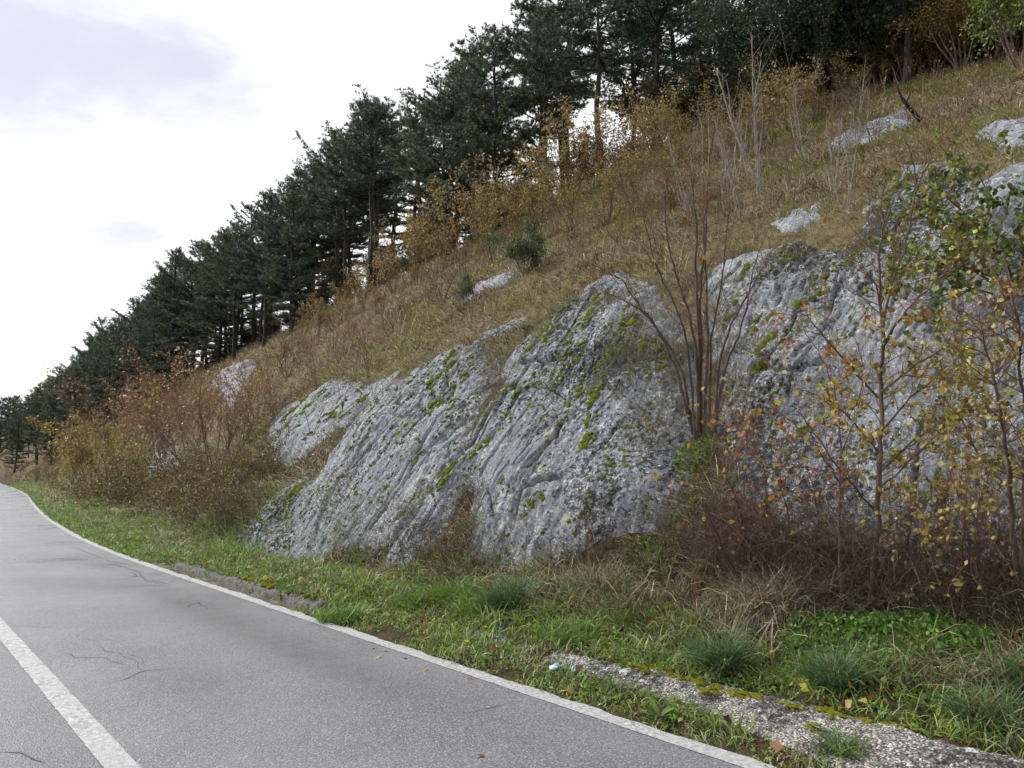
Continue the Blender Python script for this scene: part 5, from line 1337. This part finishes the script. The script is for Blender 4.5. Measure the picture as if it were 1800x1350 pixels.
# leafless multi-stemmed sapling growing from the ledge between the slabs
near_plant('bare_sapling', 'leafless many-stemmed sapling with reddish tips on the ledge between the slabs', 'sapling', [
    ([(1228, 770), (1225, 640), (1215, 560), (1190, 490), (1172, 420), (1168, 345), (1176, 300)], .021, .005),
    ([(1228, 770), (1229, 600), (1222, 480), (1226, 400), (1217, 350), (1221, 300)], .024, .005),
    ([(1232, 770), (1232, 620), (1232, 500), (1240, 420), (1243, 350), (1246, 295)], .020, .004),
    ([(1237, 765), (1245, 620), (1240, 480), (1236, 420), (1241, 340)], .020, .004),
    ([(1255, 760), (1262, 640), (1285, 570), (1310, 525), (1340, 470), (1365, 430)], .020, .004),
    ([(1218, 765), (1190, 650), (1160, 585), (1140, 552), (1100, 530), (1065, 515)], .020, .004),
    ([(1220, 765), (1200, 655), (1175, 605), (1130, 550), (1095, 490), (1070, 478)], .018, .004),
    ([(1255, 760), (1275, 640), (1300, 590), (1315, 530), (1325, 470), (1350, 400)], .020, .004),
    ([(1247, 765), (1250, 600), (1268, 500), (1278, 400), (1286, 345)], .016, .004),
    ([(1222, 765), (1210, 600), (1180, 520), (1150, 460), (1132, 385), (1120, 350)], .016, .004)], 1, kids=6, twL=.5, nleaf=10, leaf='rust', lsize=.07, wood='twig_dark', spread=35, up=.8, tip=lambda r: 1.3 - np.asarray(r) / .006)
z_b = lambda u, v: np.interp(v, [380, 480, 560, 640, 850, 960, 1050], [.02, .06, .35, 1, 1, .4, .08]) * np.interp(u, [1330, 1450, 1700, 1800], [.35, 1, 1, .9])
near_plant('young_birch', 'young birch with yellow, green and orange leaves in front of the right rock face', 'tree', [
    ([(1530, 1062), (1540, 950), (1545, 850), (1548, 750), (1548, 650), (1553, 600), (1548, 540), (1545, 470), (1550, 410), (1572, 350)], .026, .007),
    ([(1548, 690), (1610, 640), (1680, 600), (1740, 590)], .009, .003),
    ([(1547, 800), (1490, 730), (1430, 690), (1370, 680)], .008, .002),
    ([(1546, 830), (1620, 760), (1700, 730), (1770, 720)], .009, .003),
    ([(1551, 610), (1585, 555), (1620, 520), (1660, 480), (1700, 430)], .014, .004),
    ([(1552, 600), (1558, 530), (1590, 440), (1612, 330), (1650, 245), (1690, 195)], .012, .003),
    ([(1612, 330), (1602, 270), (1585, 235)], .006, .002),
    ([(1545, 700), (1500, 650), (1455, 600), (1425, 560), (1385, 540)], .010, .003),
    ([(1546, 760), (1600, 700), (1660, 650), (1710, 640)], .010, .003),
    ([(1540, 900), (1480, 830), (1430, 760), (1400, 720)], .009, .003),
    ([(1545, 860), (1610, 800), (1670, 740), (1700, 700)], .009, .003),
    ([(1540, 940), (1600, 900), (1660, 860), (1700, 850)], .008, .003)], 2, kids=10, twL=.6, nleaf=1700, leaf='birch', lsize=.045, lzone=z_b)
near_plant('slender_sapling', 'slender reddish sapling with orange leaves just left of the young birch', 'sapling', [
    ([(1478, 1055), (1475, 950), (1477, 850), (1478, 760), (1470, 690), (1450, 640), (1420, 590), (1395, 540)], .013, .003),
    ([(1477, 850), (1440, 790), (1390, 740), (1340, 700), (1300, 690)], .008, .002),
    ([(1476, 940), (1420, 880), (1360, 850), (1310, 790), (1295, 730)], .007, .002),
    ([(1477, 800), (1510, 720), (1520, 650), (1500, 580)], .007, .002)], 3, kids=6, twL=.45, nleaf=260, leaf='rust', lsize=.05, wood='twig_red')
near_plant('yellow_bush', 'tall bush with small yellow leaves at the right edge of the picture', 'shrub', [
    ([(1790, 1060), (1780, 920), (1770, 800), (1755, 700), (1735, 620), (1720, 560)], .020, .004),
    ([(1795, 1060), (1800, 880), (1805, 760), (1795, 650), (1790, 560), (1770, 480)], .020, .004),
    ([(1785, 1060), (1740, 960), (1700, 880), (1670, 820)], .012, .003),
    ([(1775, 860), (1720, 800), (1690, 740), (1660, 700)], .010, .003),
    ([(1800, 1060), (1850, 900), (1880, 780), (1890, 650)], .018, .004)], 4, kids=13, twL=.65, nleaf=2000, leaf='yellow', lsize=.036, ddepth=.35)
near_plant('yellow_thicket', 'low thicket of thin twigs with yellow leaves under the right rock face', 'shrub', [
    ([(1680, 1060), (1675, 980), (1660, 900), (1640, 850)], .010, .003), ([(1720, 1050), (1715, 960), (1730, 890), (1750, 850)], .010, .003),
    ([(1640, 1050), (1620, 960), (1600, 890)], .009, .003), ([(1750, 1050), (1770, 960), (1790, 880)], .009, .003), ([(1700, 1055), (1690, 960), (1700, 880)], .009, .003)], 5, kids=12, twL=.55, nleaf=1100, leaf='yellow', lsize=.034, ddepth=.3)
near_plant('twiggy_shrub', 'tangled reddish twigs with a few orange leaves at the foot of the right face', 'shrub', [
    ([(1330, 1030), (1310, 930), (1285, 850), (1240, 790), (1200, 760)], .010, .002), ([(1340, 1030), (1350, 920), (1345, 830), (1330, 760), (1290, 700)], .010, .002),
    ([(1400, 1035), (1390, 940), (1375, 860), (1350, 800)], .009, .002), ([(1420, 1035), (1440, 930), (1430, 850), (1400, 790)], .009, .002), ([(1370, 1030), (1330, 960), (1280, 920), (1220, 890), (1170, 870)], .008, .002),
    ([(1300, 1020), (1260, 940), (1235, 880), (1225, 820)], .008, .002), ([(1450, 1040), (1460, 960), (1450, 900)], .008, .002)], 6, kids=12, twL=.55, nleaf=130, leaf='rust', lsize=.045, wood='bramble')
near_plant('green_oak_shrub', 'bright green oak shrub sprawling over the top of the right rock face', 'shrub', [
    ([(1735, 420), (1710, 390), (1680, 360), (1650, 330), (1640, 300)], .016, .004), ([(1735, 420), (1690, 400), (1640, 390), (1600, 370)], .014, .004), ([(1735, 420), (1740, 370), (1730, 320), (1700, 285)], .014, .004),
    ([(1735, 420), (1700, 420), (1660, 420), (1620, 400)], .012, .003)], 7, kids=11, twL=.5, nleaf=1500, leaf='oak', lsize=.065, ddepth=.45)
near_plant('green_oak_shrub', 'dark green oak shrub hanging at the right edge over the shaded rock', 'shrub', [
    ([(1790, 530), (1750, 490), (1700, 470), (1650, 480), (1600, 500)], .016, .004), ([(1790, 530), (1770, 460), (1740, 430), (1700, 440)], .014, .004), ([(1790, 530), (1800, 450), (1790, 400)], .014, .004),
    ([(1790, 530), (1730, 510), (1670, 515), (1620, 530), (1570, 520)], .012, .003), ([(1790, 530), (1840, 470), (1850, 420)], .014, .004), ([(1790, 530), (1720, 480), (1640, 450), (1570, 460)], .012, .003)], 8, kids=11, twL=.5, nleaf=2200, leaf='oak', lsize=.062, ddepth=.45)


# dead bramble tangles
def tangle(seed, n=120, H=.95, W=1.0):
    rg = np.random.default_rng(seed); pol = []
    for k in range(n):
        p = np.array([rg.normal() * W * .4, rg.normal() * W * .5, -.03]); az = rg.random() * 6.28; L = H * (.8 + 1.0 * rg.random()); d = np.array([math.cos(az) * .6, math.sin(az) * .6, .7 + .9 * rg.random()]); d = unit(d)
        pts = [p]
        for i in range(8): d = unit(d + np.array([0, 0, -.16]) + .13 * rg.normal(size=3)); p = p + d * L / 8; pts.append(np.array([p[0], p[1], max(p[2], .0)]))
        pol.append((pts, np.linspace(.0036, .0014, 9)))
        for j in range(2):
            i = int(rg.integers(2, 7)); dd = unit(rg.normal(size=3) + [0, 0, .3]); q = np.array(pts[i]); pol.append(([q, q + dd * .12, q + dd * .22 + [0, 0, -.03]], [.0025, .002, .0012]))
    tv, tf, tc = tubes(pol, 3, tip_f); return mesh('stems', tv, [tf], M['bramble'], colors=tc, smooth=True)


TANG = [tangle(i) for i in range(3)]
for i, (u, v, h, lb) in enumerate([(1370, 985, 120, 'tall dark bramble tangle between the twiggy shrub and the slender sapling'), (1540, 990, 140, 'tall dark bramble tangle behind the birch stem'), (1640, 985, 130, 'tall dark bramble tangle behind the yellow thicket'), (1720, 985, 120, 'tall bramble tangle between yellow thicket and right-edge bush'), (1450, 980, 120, 'dark bramble tangle in front of the right face, left of the birch'), (1300, 960, 110, 'bramble tangle climbing the lower left corner of the right face'), (1440, 1060, 40, 'low matted bramble at the foot of the slender sapling'), (1720, 1085, 45, 'low matted brown stems right of the herb patch'), (1790, 1100, 50, 'low matted brown stems at the right edge of the verge'), (790, 1005, 95, 'brown dead bramble tangle in the gap between the two left slabs'), (835, 880, 40, 'small dark bramble tuft in the crack above the slab gap'), (1265, 985, 90, 'dark bramble tangle at the right foot of the smooth slab'), (1330, 1025, 75, 'dense brown bramble tangle below the twiggy orange-leaved shrub'), (1420, 1030, 80, 'brown bramble tangle left of the slender sapling'), (1500, 1040, 85, 'brown bramble tangle around the foot of the young birch'), (1580, 1040, 85, 'brown bramble tangle just right of the birch foot'), (1660, 1040, 80, 'brown bramble tangle under the yellow thicket'), (1760, 1045, 80, 'brown bramble tangle under the yellow bush at the right edge'), (1040, 1030, 60, 'low bramble tangle under the red-brown stalks'), (430, 930, 60, 'brown bramble tangle at the left tip of the pitted slab'), (870, 695, 40, 'dark heather-like tangle between the slab tops')]):
    P = ground_at(u, v); f = depth_of(P); sc = h * f / F_PX / .75
    o = plant_root('bramble_tangle', P, 1.7 * i, sc); tag(o, lb, 'bramble', 'dead bramble tangles'); obj('stems', TANG[i % 3], o)

# upright dead stalks
for i, (u, v, h) in enumerate([(1016, 1000, 130), (1030, 985, 110), (1036, 1000, 95), (1060, 975, 95), (1074, 960, 60), (1086, 960, 55), (922, 1060, 150), (1225, 1120, 100), (1048, 990, 70)]):
    P = ground_at(u, v); f = depth_of(P); H = h * f / F_PX; rg = np.random.default_rng(i)
    pts = np.column_stack([np.cumsum(rg.normal(size=8)) * .008, np.cumsum(rg.normal(size=8)) * .008, np.linspace(-.03, H, 8)])
    tv, tf, tc = tubes([(pts, np.linspace(.008, .003, 8))] + [([pts[k], pts[k] + np.array([.03 * rg.normal(), .03 * rg.normal(), .05])], [.003, .001]) for k in (3, 4, 5, 6)], 4, tip_f)
    o = obj('dead_stalk', mesh('dead_stalk', tv, [tf], M['twig_red'], colors=tc, smooth=True)); o.location = tuple(P)
    tag(o, 'upright red-brown dead stalk at the foot of the smooth slab, %s from the left' % ordinal(sorted([1016, 1030, 1036, 1060, 1074, 1086, 922, 1225, 1048]).index(u)), 'stalk', 'dead stalks at the foot of the slab')


# loose stones: rubble at the foot of the slabs and stones showing in the slope
def stone(seed):
    rg = np.random.default_rng(seed); v, f3, f4 = dome(seed + 50, 1, .8, .7); v = v * (1 + .25 * rg.normal(size=(len(v), 1)) * .5)
    v = np.round(v * 3.2 + .12 * rg.normal(size=v.shape)) / 3.2 * .5 + v * .5
    return mesh('stone', v, [f3, f4], M['rock'], colors=np.zeros((len(v), 3)))


STONES = [stone(i) for i in range(5)]; strg = np.random.default_rng(6); sl = []
for (u, v, spx) in [(640, 985, 9), (660, 975, 12), (688, 1000, 14), (745, 1012, 10), (1150, 945, 10), (1120, 965, 8), (980, 1022, 9), (560, 1000, 8), (1000, 1010, 8), (450, 980, 9), (850, 1030, 8), (1330, 660, 13), (1350, 668, 16), (1370, 662, 12), (1300, 700, 9), (1790, 960, 14), (1700, 975, 12), (80, 880, 6), (95, 890, 8), (110, 885, 6), (70, 870, 5), (100, 900, 8)]: sl.append((u, v, spx, ground_at(u, v, .05), 0))
for q in range(60):
    Y = 3 + 30 * strg.random(); t_ = 6.5 + 10 * strg.random(); X = t_ + float(edge(Y))
    if rock_sd(np.array([X]), np.array([Y]))[0] > -.2: continue
    P = np.array([X, Y, float(gz(np.array([X]), np.array([Y]))[0])]); u, v, f = project(P)
    if 250 < u < 1780: sl.append((float(u), float(v), float((.05 + .16 * strg.random() ** 2) * F_PX / f), P, 1))
sl.sort(key=lambda q: q[0]); cs = [0, 0]
for u, v, spx, P, w in sl:
    o = obj('stone', STONES[int(strg.integers(0, 5))]); s = spx * depth_of(P) / F_PX * .6; o.location = (P[0], P[1], P[2] + s * .15); o.scale = (s * 1.2, s * 1.2, s); o.rotation_euler = (.4 * strg.normal(), .4 * strg.normal(), strg.random() * 6.28)
    tag(o, 'grey stone %s, %s from the left' % (('at the foot of the rocks', 'in the dry grass of the slope')[w], ordinal(cs[w])), 'stone', ('rubble at the foot of the rocks', 'stones in the slope')[w]); cs[w] += 1


# ------------------------------------------------------------------ litter and single leaves
def crumple(name, label, u, v, sx, sy, sz, seed, white, blue):
    rg = np.random.default_rng(seed); nu, nv = 18, 10; A, B = np.meshgrid(np.linspace(0, 2 * math.pi, nu, endpoint=False), np.linspace(0, 1, nv))
    r = 1 + .55 * pn(np.cos(A) * 2.2 + seed, np.sin(A) * 2.2, B * 4.) * 2 + .09 * rg.normal(size=A.shape); end = np.sin(np.clip(B, .04, .96) * math.pi) ** .35
    V = np.stack([(B - .5) * sx, np.cos(A) * r * end * sy, np.sin(A) * r * end * sz + sz * .8], -1).reshape(-1, 3)
    i = np.arange(nu * nv).reshape(nv, nu); j = np.roll(i, -1, 1); F_ = np.stack([i[:-1], j[:-1], j[1:], i[1:]], -1).reshape(-1, 4)
    mm, t, out = new_mat(name); tc = N(t, 'ShaderNodeTexCoord'); sp = N(t, 'ShaderNodeSeparateXYZ'); t.links.new(tc.outputs['Object'], sp.inputs[0])
    band = mrange(t, math2(t, 'ABSOLUTE', math2(t, 'ADD', sp.outputs[0], .01)), .018, .024, 1, 0)
    nz = noise(t, tc.outputs['Object'], 60, 3)
    principled(t, out, mixc(t, math2(t, 'MULTIPLY', band, blue), ramp(t, nz, [(.35, tuple(.45 * q for q in white)), (.6, white)]), (.08, .38, .62)), .35, bump(t, nz, .3, .01), .5)
    o = obj(name, mesh(name, V, [F_, np.array([list(i[0])[::-1]]), np.array([list(i[-1])])], mm)); P = ground_at(u, v); o.location = (P[0], P[1], P[2] + .02); o.rotation_euler = (.2, .1, 2.2 + seed)
    return tag(o, label, 'litter')


crumple('crushed_cup', 'crushed white and blue cup lying in the verge grass', 976, 1182, .10, .034, .022, 1, (.74, .80, .80), .9)
crumple('wrapper', 'small crumpled light blue wrapper to the right of the crushed cup', 1011, 1184, .075, .025, .018, 2, (.35, .62, .75), 1.0)
lrg = np.random.default_rng(3)
FL = [leaf_mesh('fallen_leaf', LOBED, LM['rust'], .1, .25), leaf_mesh('fallen_leaf', OVATE, LM['rust'], .15, .3)]
for i_, (u, v) in enumerate([(660, 1140), (668, 1153), (683, 1143), (712, 1157), (745, 1140), (752, 1176), (828, 1190), (838, 1330)]):
    x, y = on_road(u, v); o = obj('fallen_leaf', FL[0], None, (x, y, road_z(x - float(edge(y))) + .012)); s = .05 + .02 * lrg.random(); o.scale = (s, s, s); o.rotation_euler = (.1, .1, lrg.random() * 6.28)
    tag(o, 'small brown fallen leaf lying on the asphalt, %s from the left' % ordinal(i_), 'leaf', 'leaves on the asphalt')
for (u, v, lb) in [(1600, 1272, 'orange lobed fallen leaf on the back rim of the concrete kerb'), (1513, 1246, 'bright yellow fallen leaf in the litter behind the kerb'), (1478, 1207, 'brown fallen leaf at the foot of the spiky verge tuft'), (1645, 1218, 'yellow fallen leaf standing on edge left of the lower right tuft'), (1545, 1228, 'dull orange fallen leaf in dry litter behind the kerb'), (1405, 1215, 'pale curled fallen leaf between the two kerb tufts')]:
    P = ground_at(u, v); o = obj('fallen_leaf', FL[0 if 'lobed' in lb else 1], None, tuple(P + [0, 0, .06])); s = .07; o.scale = (s, s, s); o.rotation_euler = (.3, -.2, lrg.random() * 6.28); tag(o, lb, 'leaf')
